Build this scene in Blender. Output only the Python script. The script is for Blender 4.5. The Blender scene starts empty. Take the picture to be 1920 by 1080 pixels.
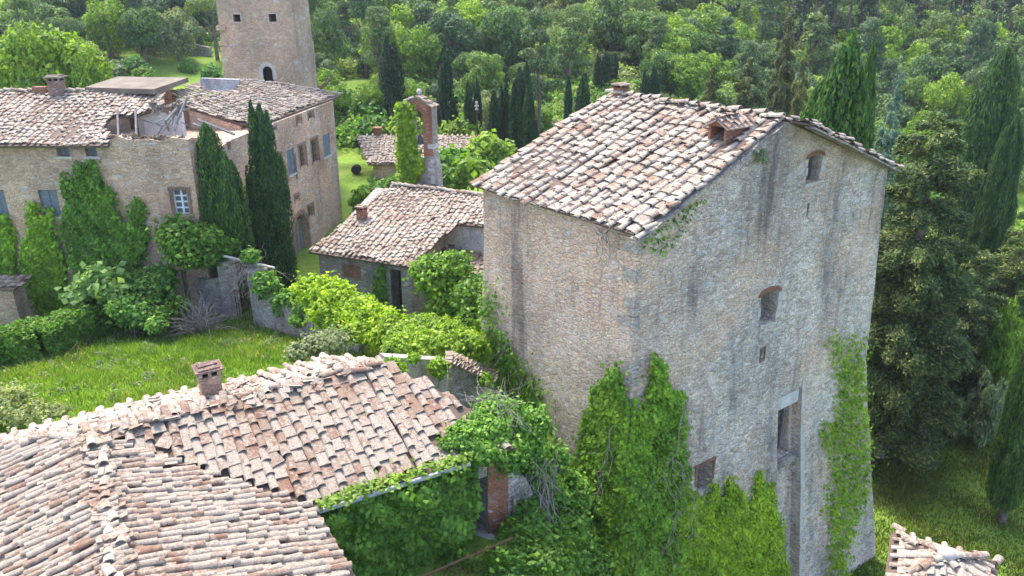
import bpy, bmesh, math, random
import numpy as np
from mathutils import Vector, Matrix
from mathutils.bvhtree import BVHTree

S = bpy.context.scene
COL = S.collection
PI = math.pi
rad = math.radians

# ------------------------------------------------------------------ camera, sky, sun, exposure
CAMZ, PITCH, FPX = 25.0, rad(21.6), 1490.0
cd = bpy.data.cameras.new('camera')
cam = bpy.data.objects.new('camera', cd)
COL.objects.link(cam)
cam.location = (0, 0, CAMZ)
cam.rotation_euler = (PI / 2 - PITCH, 0, 0)
cd.sensor_width = 36.0
cd.lens = 36.0 * FPX / 1920.0
cd.clip_start, cd.clip_end = 0.1, 3000.0
S.camera = cam

SUN_ELEV, SUN_DIR = rad(60), (-0.5, 0.75)          # direction towards the sun, seen from above
W = bpy.data.worlds.new('World')
S.world = W
W.use_nodes = True
_bg = W.node_tree.nodes['Background']
_sky = W.node_tree.nodes.new('ShaderNodeTexSky')
_sky.sky_type = 'NISHITA'
_sky.sun_disc = False
_sky.sun_elevation = SUN_ELEV
_az = math.atan2(SUN_DIR[0], SUN_DIR[1])             # 0 = +Y, clockwise
_sky.sun_rotation = _az
_sky.air_density, _sky.dust_density, _sky.ozone_density = 0.7, 2.0, 0.2
W.node_tree.links.new(_sky.outputs[0], _bg.inputs[0])
_bg.inputs[1].default_value = 0.15
sd = bpy.data.lights.new('sun', 'SUN')
sd.energy, sd.angle, sd.color = 1.4, rad(10), (1.0, 0.94, 0.85)   # sun through thin high cloud: soft shadows
sun = bpy.data.objects.new('sun', sd)
COL.objects.link(sun)
_h = math.hypot(*SUN_DIR)
_sv = Vector((SUN_DIR[0] / _h * math.cos(SUN_ELEV), SUN_DIR[1] / _h * math.cos(SUN_ELEV), math.sin(SUN_ELEV)))
sun.rotation_euler = _sv.to_track_quat('Z', 'Y').to_euler()
sun.location = (0, 0, 80)
S.view_settings.view_transform = 'Standard'
S.view_settings.look = 'None'
S.view_settings.gamma = 1
S.view_settings.exposure = 2.3
S.cycles.max_bounces = 6
S.cycles.diffuse_bounces = 3
S.cycles.transmission_bounces = 4
S.cycles.sample_clamp_indirect = 6

# ------------------------------------------------------------------ small maths
CP, SP = math.cos(PITCH), math.sin(PITCH)
CO = np.array([0, 0, CAMZ])
def ray(px, py):
    xc, yc = (px - 960) / FPX, (540 - py) / FPX
    return np.array([xc, CP + yc * SP, -SP + yc * CP])
def P(px, py, Y):
    r = ray(px, py)
    return CO + r * (Y / r[1])
def Pz(px, py, z):
    r = ray(px, py)
    return CO + r * ((z - CAMZ) / r[2])
def Ppl(px, py, o, n):
    r = ray(px, py)
    return CO + r * (np.dot(np.asarray(o) - CO, n) / np.dot(r, n))
def unit(v):
    v = np.asarray(v, float)
    return v / np.linalg.norm(v)
def sstep(a, b, x):
    t = np.clip((x - a) / (b - a), 0, 1)
    return t * t * (3 - 2 * t)
def inpoly(px, py, poly):
    px, py = np.asarray(px), np.asarray(py)
    ins = np.zeros(px.shape, bool)
    n = len(poly)
    for i in range(n):
        x1, y1 = poly[i]
        x2, y2 = poly[(i + 1) % n]
        if y1 == y2: continue
        c = ((y1 > py) != (y2 > py)) & (px < (x2 - x1) * (py - y1) / (y2 - y1) + x1)
        ins ^= c
    return ins

# ------------------------------------------------------------------ terrain
def gz(x, y):
    x, y = np.asarray(x, float), np.asarray(y, float)
    zp = np.interp(y, [0, 17, 20, 24, 29, 34, 38, 75, 90, 105, 150, 200, 250, 320, 420], [11, 11, 10.9, 10.6, 9.8, 9.0, 8.5, 8.6, 10.5, 13.2, 20, 31, 43, 58, 70])
    zl = np.interp(y, [0, 45, 80, 110, 150, 200, 260, 330, 420], [0, 0, 1.5, 4.5, 12, 25, 42, 56, 66])
    a = np.interp(y, [0, 34, 50, 90, 150], [0.5, 0.5, 8, 14, 20])
    b = np.interp(y, [0, 34, 50, 90, 150], [4.5, 8.0, 22, 40, 70])
    s = sstep(a, b, x)
    w = 0.12 * np.sin(x * .31 + y * .17) + 0.1 * np.sin(x * .13 - y * .41 + 1) + .06 * np.sin(x * .9 + 1.3 * y)
    far = sstep(80, 150, y)
    w = w + far * (2.5 * np.sin(x * .045 + 1.2) * np.sin(y * .04) + 1.2 * np.sin(x * .1 + y * .06))
    return zp * (1 - s) + zl * s + w
def ground_hit(px, py):
    r = ray(px, py)
    t = 5.0
    while t < 500:
        p = CO + r * t
        if p[2] <= gz(p[0], p[1]): break
        t += 0.25
    return CO + r * t

# ------------------------------------------------------------------ mesh helpers
class MB:
    def __init__(s): s.v, s.f, s.n = [], [], 0
    def add(s, V, F):
        V = np.asarray(V, float).reshape(-1, 3)
        s.v.append(V)
        s.f.extend([tuple(int(i) + s.n for i in f) for f in F])
        s.n += len(V)
    def quads(s, V):                                    # V (n,4,3)
        V = np.asarray(V, float)
        n = len(V)
        s.v.append(V.reshape(-1, 3))
        s.f.append(('Q', s.n, n))
        s.n += n * 4
    def grid(s, T, F):                                  # many copies of a template: T (n,k,3), F list of quads/tris
        T = np.asarray(T, float)
        n, k = T.shape[:2]
        s.v.append(T.reshape(-1, 3))
        s.f.append(('G', s.n, n, k, np.asarray(F, int)))
        s.n += n * k
    def box(s, c, d, ax=None):
        c = np.asarray(c, float)
        ax = np.eye(3) if ax is None else np.asarray(ax, float)
        V = [c + sx * d[0] / 2 * ax[0] + sy * d[1] / 2 * ax[1] + sz * d[2] / 2 * ax[2] for sx in (-1, 1) for sy in (-1, 1) for sz in (-1, 1)]
        s.add(V, [(0, 1, 3, 2), (4, 6, 7, 5), (0, 4, 5, 1), (2, 3, 7, 6), (0, 2, 6, 4), (1, 5, 7, 3)])
    def prism(s, poly, ext):                            # poly: 3d points (planar), ext: extrusion vector
        poly = [np.asarray(p, float) for p in poly]
        n = len(poly)
        V = poly + [p + np.asarray(ext) for p in poly]
        nn = np.zeros(3)
        for i in range(n): nn += np.cross(poly[i], poly[(i + 1) % n])
        fl = np.dot(nn, ext) > 0
        F = [tuple(range(n))[::-1], tuple(range(n, 2 * n))] + [(i, (i + 1) % n, n + (i + 1) % n, n + i) for i in range(n)]
        if not fl: F = [f[::-1] for f in F]
        s.add(V, F)
    def tube(s, pts, r, seg=6):
        pts = [np.asarray(p, float) for p in pts]
        r = r if hasattr(r, '__len__') else [r] * len(pts)
        V = []
        for i, p in enumerate(pts):
            t = unit(pts[min(i + 1, len(pts) - 1)] - pts[max(i - 1, 0)] + 1e-9)
            u = unit(np.cross(t, (0.31, 0.2, 1) if abs(t[2]) < .9 else (1, .1, 0)))
            w = np.cross(t, u)
            for k in range(seg):
                a = 2 * PI * k / seg
                V.append(p + r[i] * (math.cos(a) * u + math.sin(a) * w))
        F = []
        for i in range(len(pts) - 1):
            for k in range(seg):
                k2 = (k + 1) % seg
                F.append((i * seg + k, i * seg + k2, (i + 1) * seg + k2, (i + 1) * seg + k))
        F.append(tuple(range(seg))[::-1])
        F.append(tuple(range((len(pts) - 1) * seg, len(pts) * seg)))
        s.add(V, F)
    def mesh(s, name, smooth=False):
        me = bpy.data.meshes.new(name)
        V = np.concatenate(s.v) if s.v else np.zeros((0, 3))
        loops, starts, tot = [], [], 0
        for f in s.f:
            if f and isinstance(f[0], str):
                if f[0] == 'Q':
                    idx = np.arange(f[2] * 4) + f[1]
                    k = 4; n = f[2]
                else:
                    _, st, n, kk, F = f
                    idx = (F[None] + (np.arange(n) * kk)[:, None, None] + st)
                    k = F.shape[1]; n = n * len(F)
                    idx = idx.reshape(-1)
                loops.append(idx); starts.append(np.arange(n) * k + tot); tot += n * k
            else:
                loops.append(np.array(f)); starts.append(np.array([tot])); tot += len(f)
        L = np.concatenate(loops).astype(np.int32); ST = np.concatenate(starts).astype(np.int32)
        me.vertices.add(len(V)); me.vertices.foreach_set('co', V.astype(np.float32).ravel())
        me.loops.add(len(L)); me.loops.foreach_set('vertex_index', L)
        me.polygons.add(len(ST)); me.polygons.foreach_set('loop_start', ST)
        me.polygons.foreach_set('use_smooth', np.full(len(ST), bool(smooth)))
        me.update(calc_edges=True)
        me.validate()
        return me
    def build(s, name, mat, parent=None, smooth=False):
        return link(name, s.mesh(name, smooth), mat, parent)

def link(name, me, mat, parent=None):
    o = bpy.data.objects.new(name, me)
    COL.objects.link(o)
    if mat is not None and not me.materials: me.materials.append(mat)
    if parent is not None:
        o.parent = parent
        o.location = -np.array(parent_origin(parent)) if parent.get('_w') else (0, 0, 0)
    return o
def parent_origin(p):
    q = np.zeros(3)
    while p is not None:
        q = q + np.array(p.location); p = p.parent
    return q
def tag(o, label=None, cat=None, group=None, kind=None):
    if label: o['label'] = label
    if cat: o['category'] = cat
    if group: o['group'] = group
    if kind: o['kind'] = kind
    return o
def thing(name, label, cat, loc=(0, 0, 0), group=None, world=True):
    o = bpy.data.objects.new(name, None)
    o.empty_display_size = .5
    COL.objects.link(o)
    o.location = loc
    if world: o['_w'] = 1        # children are modelled in world coordinates
    return tag(o, label, cat, group)
def copy_tree(o, parent=None):
    c = o.copy()
    COL.objects.link(c)
    c.parent = parent
    for ch in o.children: copy_tree(ch, c)
    return c
def bool_cut(o, cut):
    cm = cut.mesh('cutter')
    co = bpy.data.objects.new('cutter', cm)
    COL.objects.link(co)
    co.location = o.location
    if o.parent: co.parent = o.parent
    m = o.modifiers.new('cut', 'BOOLEAN')
    m.operation, m.solver, m.object = 'DIFFERENCE', 'EXACT', co
    m.use_self = True
    bpy.context.view_layer.update()
    dg = bpy.context.evaluated_depsgraph_get()
    me = bpy.data.meshes.new_from_object(o.evaluated_get(dg))
    o.modifiers.clear()
    o.data = me
    bpy.data.objects.remove(co)
    return o

# ------------------------------------------------------------------ materials
class NT:
    def __init__(s, name):
        s.m = bpy.data.materials.new(name)
        s.m.use_nodes = True
        s.t = s.m.node_tree
        s.bsdf = s.t.nodes['Principled BSDF']
        s.out = s.t.nodes['Material Output']
    def n(s, typ, ins=None, **kw):
        nd = s.t.nodes.new('ShaderNode' + typ)
        for k, v in kw.items(): setattr(nd, k, v)
        for k, v in (ins or {}).items(): s.set(nd.inputs[k], v)
        return nd
    def set(s, sock, v):
        if isinstance(v, bpy.types.NodeSocket): s.t.links.new(v, sock)
        elif hasattr(v, 'outputs'): s.t.links.new(v.outputs[0], sock)
        else:
            if sock.type == 'RGBA' and len(v) == 3: v = (*v, 1)
            sock.default_value = v
    def coord(s): return s.n('NewGeometry').outputs['Position']
    def objc(s): return s.n('TexCoord').outputs['Object']
    def mapv(s, v, sc, loc=(0, 0, 0)): return s.n('Mapping', {'Vector': v, 'Scale': sc, 'Location': loc})
    def noise(s, v, scale, detail=4, rough=.55, dist=0): return s.n('TexNoise', {'Vector': v, 'Scale': scale, 'Detail': detail, 'Roughness': rough, 'Distortion': dist})
    def ramp(s, f, stops, interp='LINEAR'):
        r = s.n('ValToRGB', {'Fac': f})
        e = r.color_ramp.elements
        r.color_ramp.interpolation = interp
        while len(e) < len(stops): e.new(.5)
        for el, (p, c) in zip(e, stops):
            el.position = p
            el.color = (*c, 1) if len(c) == 3 else c
        return r
    def rr(s, f, a, b, c=0., d=1.): return s.n('MapRange', {'Value': f, 'From Min': a, 'From Max': b, 'To Min': c, 'To Max': d}, interpolation_type='SMOOTHSTEP')
    def mix(s, f, a, b, mode='MIX'):
        nd = s.n('Mix', data_type='RGBA', blend_type=mode)
        s.set(nd.inputs[0], f); s.set(nd.inputs[6], a); s.set(nd.inputs[7], b)
        return nd.outputs[2]
    def math(s, op, a, b=0.):
        nd = s.n('Math', operation=op)
        s.set(nd.inputs[0], a); s.set(nd.inputs[1], b)
        return nd.outputs[0]
    def bump(s, h, strength=.5, dist=.03, prev=None):
        nd = s.n('Bump', {'Height': h, 'Strength': strength, 'Distance': dist})
        if prev is not None: s.set(nd.inputs['Normal'], prev)
        return nd
    def done(s, col, rough=.9, normal=None, spec=.2):
        s.set(s.bsdf.inputs['Base Color'], col)
        s.set(s.bsdf.inputs['Roughness'], rough)
        s.bsdf.inputs['Specular IOR Level'].default_value = spec
        if normal is not None: s.set(s.bsdf.inputs['Normal'], normal)
        return s.m
def plain(name, col, rough=.85, var=.25, scale=3.):
    t = NT(name)
    nz = t.noise(t.coord(), scale, 6, .6)
    a = tuple(c * (1 - var) for c in col); b = tuple(min(1, c * (1 + var)) for c in col)
    return t.done(t.ramp(nz, [(.3, a), (.7, b)]), rough, t.bump(nz, .3, .01))

def stone(name, stops, mortar, scale=3.4, patch=(.5, .3, .2), patch_amt=.35, stain=.45, warm=None, white=.1, zs=2.1, relief=.75, gaps=.6, scale2=2.3):
    t = NT(name)
    p = t.coord()
    wob = t.noise(p, 2.2, 4, .6)
    pv = t.n('VectorMath', {0: p, 1: t.n('VectorMath', {0: wob.outputs['Color'], 1: (.5, .5, .5)}, operation='SCALE').outputs[0]}, operation='ADD')
    sc = pv.inputs[1].links[0].from_node
    sc.inputs['Scale'].default_value = .34
    mp = t.mapv(pv.outputs[0], (1, 1, zs))
    v = t.n('TexVoronoi', {'Vector': mp, 'Scale': scale, 'Randomness': .95})
    ve = t.n('TexVoronoi', {'Vector': mp, 'Scale': scale, 'Randomness': .95}, feature='DISTANCE_TO_EDGE')
    v2 = t.n('TexVoronoi', {'Vector': mp, 'Scale': scale * scale2, 'Randomness': 1})
    cell = t.n('SeparateColor', {0: v.outputs['Color']})
    cell2 = t.n('SeparateColor', {0: v2.outputs['Color']})
    fine = t.noise(p, 7, 10, .75)
    f = t.math('ADD', t.math('MULTIPLY', cell.outputs[0], .36), t.math('MULTIPLY', cell2.outputs[0], .42))
    f = t.math('ADD', f, t.math('MULTIPLY', t.rr(fine, .36, .64), .24))
    col = t.ramp(f, stops)
    grit = t.noise(p, 22, 6, .7)
    col = t.mix(.85, col, t.ramp(grit, [(.28, (.45, .44, .44)), (.5, (.97, .97, .97)), (.75, (1.35, 1.33, 1.3))]), 'MULTIPLY')
    col = t.mix(t.math('MULTIPLY', t.math('GREATER_THAN', cell.outputs[1], 1 - white * .16), .7), col, (.60, .58, .56))
    big = t.noise(p, .33, 5, .62)
    pm = t.math('MULTIPLY', t.rr(big, .45, .66), patch_amt)
    if warm is not None:
        pm = t.math('MAXIMUM', pm, warm(t, p))
    mid = t.noise(p, 1.7, 6, .65)
    vast = t.noise(t.mapv(p, (1, 1, .6), (4, 1, 7)), .42, 6, .6)
    pm = t.math('MULTIPLY', pm, t.rr(mid, .3, .62, .45, 1.25))
    col = t.mix(pm, col, t.mix(.75, col, patch))
    col = t.mix(t.math('MULTIPLY', t.rr(ve.outputs['Distance'], .0, .12, 1, 0), t.math('MULTIPLY', t.rr(mid, .4, .6), .55)), col, mortar)
    st = t.noise(t.mapv(p, (1.0, 1.0, .08)), 1.1, 8, .7)
    col = t.mix(t.math('MULTIPLY', t.math('MULTIPLY', t.rr(st, .50, .64), t.rr(vast, .62, .40)), stain * 1.2), col, (.10, .098, .10))
    col = t.mix(.9, col, t.ramp(vast, [(.32, (.66, .65, .66)), (.5, (1, 1, 1)), (.66, (1.22, 1.2, 1.17))]), 'MULTIPLY')
    # dark open joints between the rubble and blackened spots
    ve2 = t.n('TexVoronoi', {'Vector': mp, 'Scale': scale * scale2, 'Randomness': 1}, feature='DISTANCE_TO_EDGE')
    gap = t.math('MULTIPLY', t.rr(ve2.outputs['Distance'], .0, .10, 1, 0), t.rr(fine, .38, .58))
    gap = t.math('MAXIMUM', gap, t.math('MULTIPLY', t.rr(ve.outputs['Distance'], .0, .06, .6, 0), t.rr(mid, .46, .60)))
    col = t.mix(t.math('MULTIPLY', gap, gaps), col, (.10, .092, .088))
    spk = t.noise(t.mapv(p, (1, 1, 1.5), (3, 8, 1)), 5.5, 8, .75)
    col = t.mix(t.math('MULTIPLY', t.rr(spk, .54, .64), stain * .8), col, (.15, .142, .14))
    lich = t.noise(p, 2.6, 8, .72)
    col = t.mix(t.math('MULTIPLY', t.rr(lich, .54, .70), .6), col, (.52, .50, .485))
    h = t.math('ADD', t.math('MULTIPLY', t.rr(ve.outputs['Distance'], 0, .2), .55), t.math('MULTIPLY', fine.outputs[0], 1.1))
    h = t.math('SUBTRACT', h, t.math('MULTIPLY', gap, .6))
    h = t.math('ADD', h, t.math('MULTIPLY', cell.outputs[2], .35))
    h = t.math('ADD', h, t.math('MULTIPLY', grit.outputs[0], .35))
    return t.done(col, .95, t.bump(h, relief, .07), .1)

def tilemat(name, stops, lichen=.6, lcol=(.50, .475, .455), dark=.5, orange=.25):
    t = NT(name)
    g = t.n('NewGeometry')
    r = g.outputs['Random Per Island']
    p = g.outputs['Position']
    n1 = t.noise(p, 9, 8, .75)
    n2 = t.noise(p, .8, 5, .65)
    n6 = t.noise(t.mapv(p, (1, 1, 1), (5, 5, 3)), 1.7, 5, .65)
    col = t.ramp(t.math('ADD', t.math('MULTIPLY', r, .42), t.math('MULTIPLY', t.rr(n6, .3, .7), .58)), stops)
    n3 = t.noise(t.mapv(p, (1, 1, 1), (7, 3, 1)), 16, 7, .75)
    r2 = t.math('FRACT', t.math('MULTIPLY', r, 17.31))
    lm = t.rr(t.math('ADD', t.math('ADD', n1.outputs[0], t.math('MULTIPLY', n2.outputs[0], .5)), t.math('MULTIPLY', r2, .20)), .75, .88)
    col = t.mix(t.math('MULTIPLY', lm, lichen), col, lcol)
    col = t.mix(t.math('MULTIPLY', t.rr(n3.outputs[0], .50, .64), dark), col, (.115, .085, .075))
    n5 = t.noise(t.mapv(p, (1, 1, 1), (1, 5, 2)), 30, 4, .7)
    col = t.mix(.8, col, t.ramp(n5, [(.3, (.62, .6, .6)), (.5, (1, 1, 1)), (.72, (1.28, 1.26, 1.25))]), 'MULTIPLY')
    n4 = t.noise(t.mapv(p, (1, 1, 1), (2, 9, 4)), 2.3, 5, .6)
    col = t.mix(t.math('MULTIPLY', t.rr(n4.outputs[0], .66, .74), orange), col, (.52, .24, .05))
    h = t.math('ADD', n1.outputs[0], t.math('MULTIPLY', n3.outputs[0], .8))
    return t.done(col, .92, t.bump(h, .7, .016), .12)

def leafmat(name, c1, c2, c3=None, trans=.3, rough=.6, objvar=.35):
    t = NT(name)
    g = t.n('NewGeometry')
    r = g.outputs['Random Per Island']
    stops = [(0, c1), (.65, c2), (1, c3 or c2)]
    col = t.ramp(r, stops)
    nz = t.noise(g.outputs['Position'], .55, 3)
    nz2 = t.noise(g.outputs['Position'], 2.1, 3)
    col = t.mix(.8, col, t.ramp(nz, [(.3, (.68, .72, .72)), (.7, (1.3, 1.22, 1.1))]), 'MULTIPLY')
    col = t.mix(.8, col, t.ramp(nz2, [(.32, (.62, .68, .7)), (.68, (1.35, 1.25, 1.1))]), 'MULTIPLY')
    oi = t.n('ObjectInfo')
    ov = t.ramp(oi.outputs['Random'], [(0, (1 - objvar, 1 - objvar * .7, 1 - objvar * .5)), (.5, (1, 1, 1)), (1, (1 + objvar * 1.3, 1 + objvar, 1 - objvar * .2))])
    col = t.mix(1, col, ov, 'MULTIPLY')
    t.set(t.bsdf.inputs['Base Color'], col)
    t.bsdf.inputs['Roughness'].default_value = rough
    t.bsdf.inputs['Specular IOR Level'].default_value = .25
    tr = t.n('BsdfTranslucent')
    t.set(tr.inputs[0], t.mix(1, col, (1.5, 1.6, .7), 'MULTIPLY'))
    mx = t.n('MixShader', {0: trans})
    t.t.links.new(t.bsdf.outputs[0], mx.inputs[1])
    t.t.links.new(tr.outputs[0], mx.inputs[2])
    t.t.links.new(mx.outputs[0], t.out.inputs[0])
    return t.m

def warm_mask(t, p):
    # the pinkish lime mortar of the tower shows on its left wall and round the corner
    s = t.n('SeparateXYZ', {0: p})
    u = t.math('ADD', t.math('MULTIPLY', t.math('SUBTRACT', s.outputs[0], 3.63), .803), t.math('MULTIPLY', t.math('SUBTRACT', s.outputs[1], 22.), .596))
    nz = t.noise(p, .6, 5, .6)
    u2 = t.math('ADD', u, t.math('MULTIPLY', t.math('SUBTRACT', nz.outputs[0], .5), 7.))
    side = t.rr(u2, -.5, 4.5, .72, .0)
    hi = t.rr(s.outputs[2], 8, 17, .25, 1)
    return t.math('MULTIPLY', side, hi)

M = {}
M['tower_stone'] = stone('tower_stone', [(0, (0.234, 0.192, 0.161)), (.3, (0.515, 0.429, 0.348)), (.6, (0.714, 0.61, 0.499)), (1, (0.913, 0.814, 0.686))], (0.608, 0.514, 0.416), 3.3, (0.889, 0.52, 0.302), .5, .5, warm_mask, .45, gaps=.62, scale2=2.0)
M['palace_stone'] = stone('palace_stone', [(0, (0.412, 0.27, 0.185)), (.35, (0.605, 0.409, 0.286)), (.7, (0.729, 0.515, 0.37)), (1, (0.826, 0.628, 0.47))], (0.633, 0.453, 0.324), 2.8, (0.798, 0.402, 0.213), .5, .22, None, .25)
M['far_stone'] = stone('far_stone', [(0, (0.345, 0.248, 0.173)), (.4, (0.494, 0.358, 0.252)), (1, (0.644, 0.495, 0.367))], (0.483, 0.363, 0.273), 2.4, (0.598, 0.396, 0.252), .35, .2, None, .2)
M['grey_stone'] = stone('grey_stone', [(0, (0.216, 0.195, 0.174)), (.4, (0.38, 0.341, 0.299)), (1, (0.607, 0.548, 0.484))], (0.341, 0.311, 0.27), 3.6, (0.632, 0.366, 0.225), .3, .45, None, .3)
M['quoin'] = stone('quoin_stone', [(0, (.30, .25, .205)), (.5, (.46, .40, .335)), (1, (.62, .55, .47))], (.48, .41, .34), 2.2, (.62, .45, .32), .5, .5, None, .3, gaps=.5)
M['plaster'] = stone('old_plaster', [(0, (.38, .35, .33)), (1, (.5, .47, .44))], (.42, .39, .36), 2.0, (.46, .35, .28), .5, .5, None, .0, relief=.25)
M['brick'] = stone('old_brick', [(0, (.28, .11, .06)), (.5, (.42, .17, .09)), (1, (.52, .27, .16))], (.35, .28, .22), 6.5, (.5, .3, .2), .2, .3, None, .1, zs=3.0)
M['tile'] = tilemat('roof_tile', [(0, (0.141, 0.0862, 0.0589)), (.25, (0.212, 0.119, 0.0773)), (.5, (0.224, 0.152, 0.107)), (.75, (0.236, 0.18, 0.136)), (.97, (0.265, 0.222, 0.177)), (1, (0.291, 0.107, 0.0442))], .8, (0.332, 0.295, 0.239), .7)
M['tile_pale'] = tilemat('roof_tile_pale', [(0, (0.162, 0.11, 0.0798)), (.3, (0.231, 0.14, 0.095)), (.6, (0.253, 0.186, 0.137)), (.96, (0.292, 0.241, 0.194)), (1, (0.292, 0.119, 0.0532))], .9, (0.377, 0.339, 0.277), .65)
M['tile_far'] = tilemat('roof_tile_far', [(0, (0.153, 0.107, 0.076)), (.3, (0.212, 0.147, 0.104)), (.7, (0.248, 0.192, 0.144)), (1, (0.288, 0.245, 0.192))], .85, (0.343, 0.304, 0.248), .6, .15)
M['deck'] = plain('roof_deck', (.12, .085, .065))
M['concrete'] = plain('weathered_concrete', (0.159, 0.129, 0.0983), .9, .35, 1.2)
M['wood_grey'] = plain('grey_wood', (.20, .195, .19), .85, .35, 6)
M['old_board'] = plain('old_board', (.085, .082, .08), .9, .4, 7)
M['wood_dark'] = plain('dark_wood', (0.03, 0.0275, 0.0275), .8, .3, 6)
M['wood_brown'] = plain('brown_wood', (.16, .10, .06), .85, .3, 6)
M['shutter'] = plain('blue_grey_shutter', (.15, .175, .20), .7, .2, 5)
M['white_paint'] = plain('white_paint', (.65, .66, .66), .6, .08, 5)
M['pale_stone'] = plain('pale_stone', (.45, .41, .36), .85, .15, 4)
M['glass'] = plain('old_glass', (.10, .13, .15), .15, .3, 2)
M['void'] = plain('unlit_room_black', (.012, .011, .010), .95, .2, 2)  # sheets behind openings: darkness of the inside put into the colour
M['brick_pale'] = stone('pale_brick', [(0, (.26, .15, .11)), (.5, (.38, .23, .17)), (1, (.46, .33, .26))], (.40, .32, .26), 6.5, (.5, .3, .2), .2, .3, None, .1, zs=3.0)
M['white_plaster'] = stone('white_plaster', [(0, (.50, .48, .45)), (1, (.66, .63, .60))], (.56, .53, .50), 1.6, (.56, .46, .38), .4, .35, None, .0, relief=.2, gaps=.1)
M['iron'] = plain('rusty_iron', (.10, .05, .03), .8, .3, 12)
M['bronze'] = plain('bronze', (.12, .12, .10), .6, .3, 5)
M['bark'] = plain('bark', (.16, .125, .10), .95, .4, 5)
M['deadwood'] = plain('dead_vine', (0.276, 0.232, 0.199), .9, .35, 9)
M['zinc'] = plain('zinc', (.35, .37, .39), .45, .2, 5)

M['ivy'] = leafmat('ivy_leaf', (0.104, 0.198, 0.0154), (0.189, 0.348, 0.0242), (0.312, 0.48, 0.0495), .3, .5, .1)
M['ivy_dark'] = leafmat('dark_ivy_leaf', (0.06, 0.134, 0.016), (0.108, 0.23, 0.026), (0.186, 0.336, 0.045), .28, .5, .1)
M['ivy_bright'] = leafmat('bright_creeper_leaf', (0.149, 0.258, 0.0154), (0.275, 0.42, 0.0242), (0.412, 0.54, 0.0495), .35, .55, .1)
M['vine_yellow'] = leafmat('yellow_green_vine_leaf', (0.112, 0.206, 0.02), (0.215, 0.338, 0.03), (0.327, 0.451, 0.08), .35, .55, .15)
M['hedge'] = leafmat('hedge_leaf', (.06, .15, .018), (.13, .26, .03), (.24, .38, .06), .33, .55, .2)
M['bush'] = leafmat('bush_leaf', (0.066, 0.165, 0.0286), (0.132, 0.275, 0.044), (0.22, 0.374, 0.077), .33, .55, .25)
M['fig'] = leafmat('fig_leaf', (0.138, 0.253, 0.069), (0.253, 0.402, 0.115), (0.391, 0.529, 0.207), .35, .55, .1)
M['cypress'] = leafmat('cypress_spray', (.02, .055, .015), (.045, .11, .025), (.11, .19, .045), .18, .65, .2)
M['cypress_lit'] = leafmat('sunlit_cypress_spray', (.025, .085, .012), (.06, .155, .02), (.16, .26, .04), .25, .6, .1)  # lit copy of the cypress: sunlight is put into the colour
M['cypress_far'] = leafmat('far_cypress_spray', (.010, .030, .012), (.022, .058, .019), (.045, .095, .03), .12, .65, .15)
M['oak'] = leafmat('oak_leaf', (0.0814, 0.143, 0.0435), (0.149, 0.244, 0.0678), (0.244, 0.353, 0.109), .3, .65, .4)
M['lime'] = leafmat('spring_green_leaf', (.09, .175, .022), (.17, .285, .035), (.27, .39, .06), .36, .6, .25)
M['olive'] = leafmat('grey_green_leaf', (0.142, 0.183, 0.0944), (0.224, 0.277, 0.142), (0.33, 0.378, 0.212), .3, .65, .25)
M['holm'] = leafmat('holm_oak_leaf', (0.0543, 0.102, 0.0435), (0.095, 0.163, 0.0651), (0.169, 0.251, 0.102), .24, .6, .35)
M['pine'] = leafmat('pine_needle', (0.0678, 0.115, 0.0543), (0.115, 0.183, 0.0746), (0.204, 0.278, 0.122), .24, .65, .3)
M['cedar'] = leafmat('cedar_spray', (.045, .085, .026), (.10, .15, .045), (.24, .28, .095), .24, .65, .15)
M['cedar_brown'] = leafmat('brownish_conifer_spray', (.075, .10, .04), (.13, .155, .062), (.21, .225, .10), .25, .65, .15)
M['blue_cedar'] = leafmat('silver_conifer_spray', (0.13, 0.215, 0.156), (0.221, 0.325, 0.24), (0.338, 0.442, 0.338), .25, .65, .1)
M['grass_blade'] = leafmat('grass_blade', (0.103, 0.195, 0.0234), (0.18, 0.301, 0.0405), (0.299, 0.414, 0.096), .4, .65, .05)
M['straw'] = leafmat('straw_grass', (.20, .22, .07), (.30, .30, .11), (.40, .36, .17), .35, .7, .05)
M['grass_shade'] = leafmat('shade_toned_grass_blade', (0.0719, 0.117, 0.018), (0.126, 0.171, 0.0315), (0.216, 0.233, 0.0719), .35, .65, .05)  # darker copy of the grass: conifer shade is put into the colour

def ground_mat():
    t = NT('ground')
    p = t.coord()
    n1 = t.noise(p, .22, 5, .6)
    n2 = t.noise(p, 3.5, 6, .7)
    n3 = t.noise(p, .9, 4, .6)
    col = t.ramp(n2, [(.3, (.085, .15, .02)), (.5, (.14, .225, .03)), (.72, (.22, .30, .065))])
    col = t.mix(t.math('MULTIPLY', t.rr(n1, .5, .68), .6), col, (.22, .25, .07))
    col = t.mix(t.math('MULTIPLY', t.rr(n3, .6, .75), .35), col, (.20, .18, .09))
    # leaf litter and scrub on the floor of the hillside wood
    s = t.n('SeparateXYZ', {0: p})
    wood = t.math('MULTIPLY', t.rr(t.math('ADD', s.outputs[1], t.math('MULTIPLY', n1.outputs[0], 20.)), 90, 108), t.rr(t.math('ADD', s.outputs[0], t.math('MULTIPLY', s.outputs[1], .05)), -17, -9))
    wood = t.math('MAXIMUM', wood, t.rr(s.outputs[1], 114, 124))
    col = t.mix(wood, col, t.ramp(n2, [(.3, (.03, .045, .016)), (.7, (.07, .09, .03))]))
    return t.done(col, .95, t.bump(n2, .8, .06), .1)
M['ground'] = ground_mat()

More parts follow.
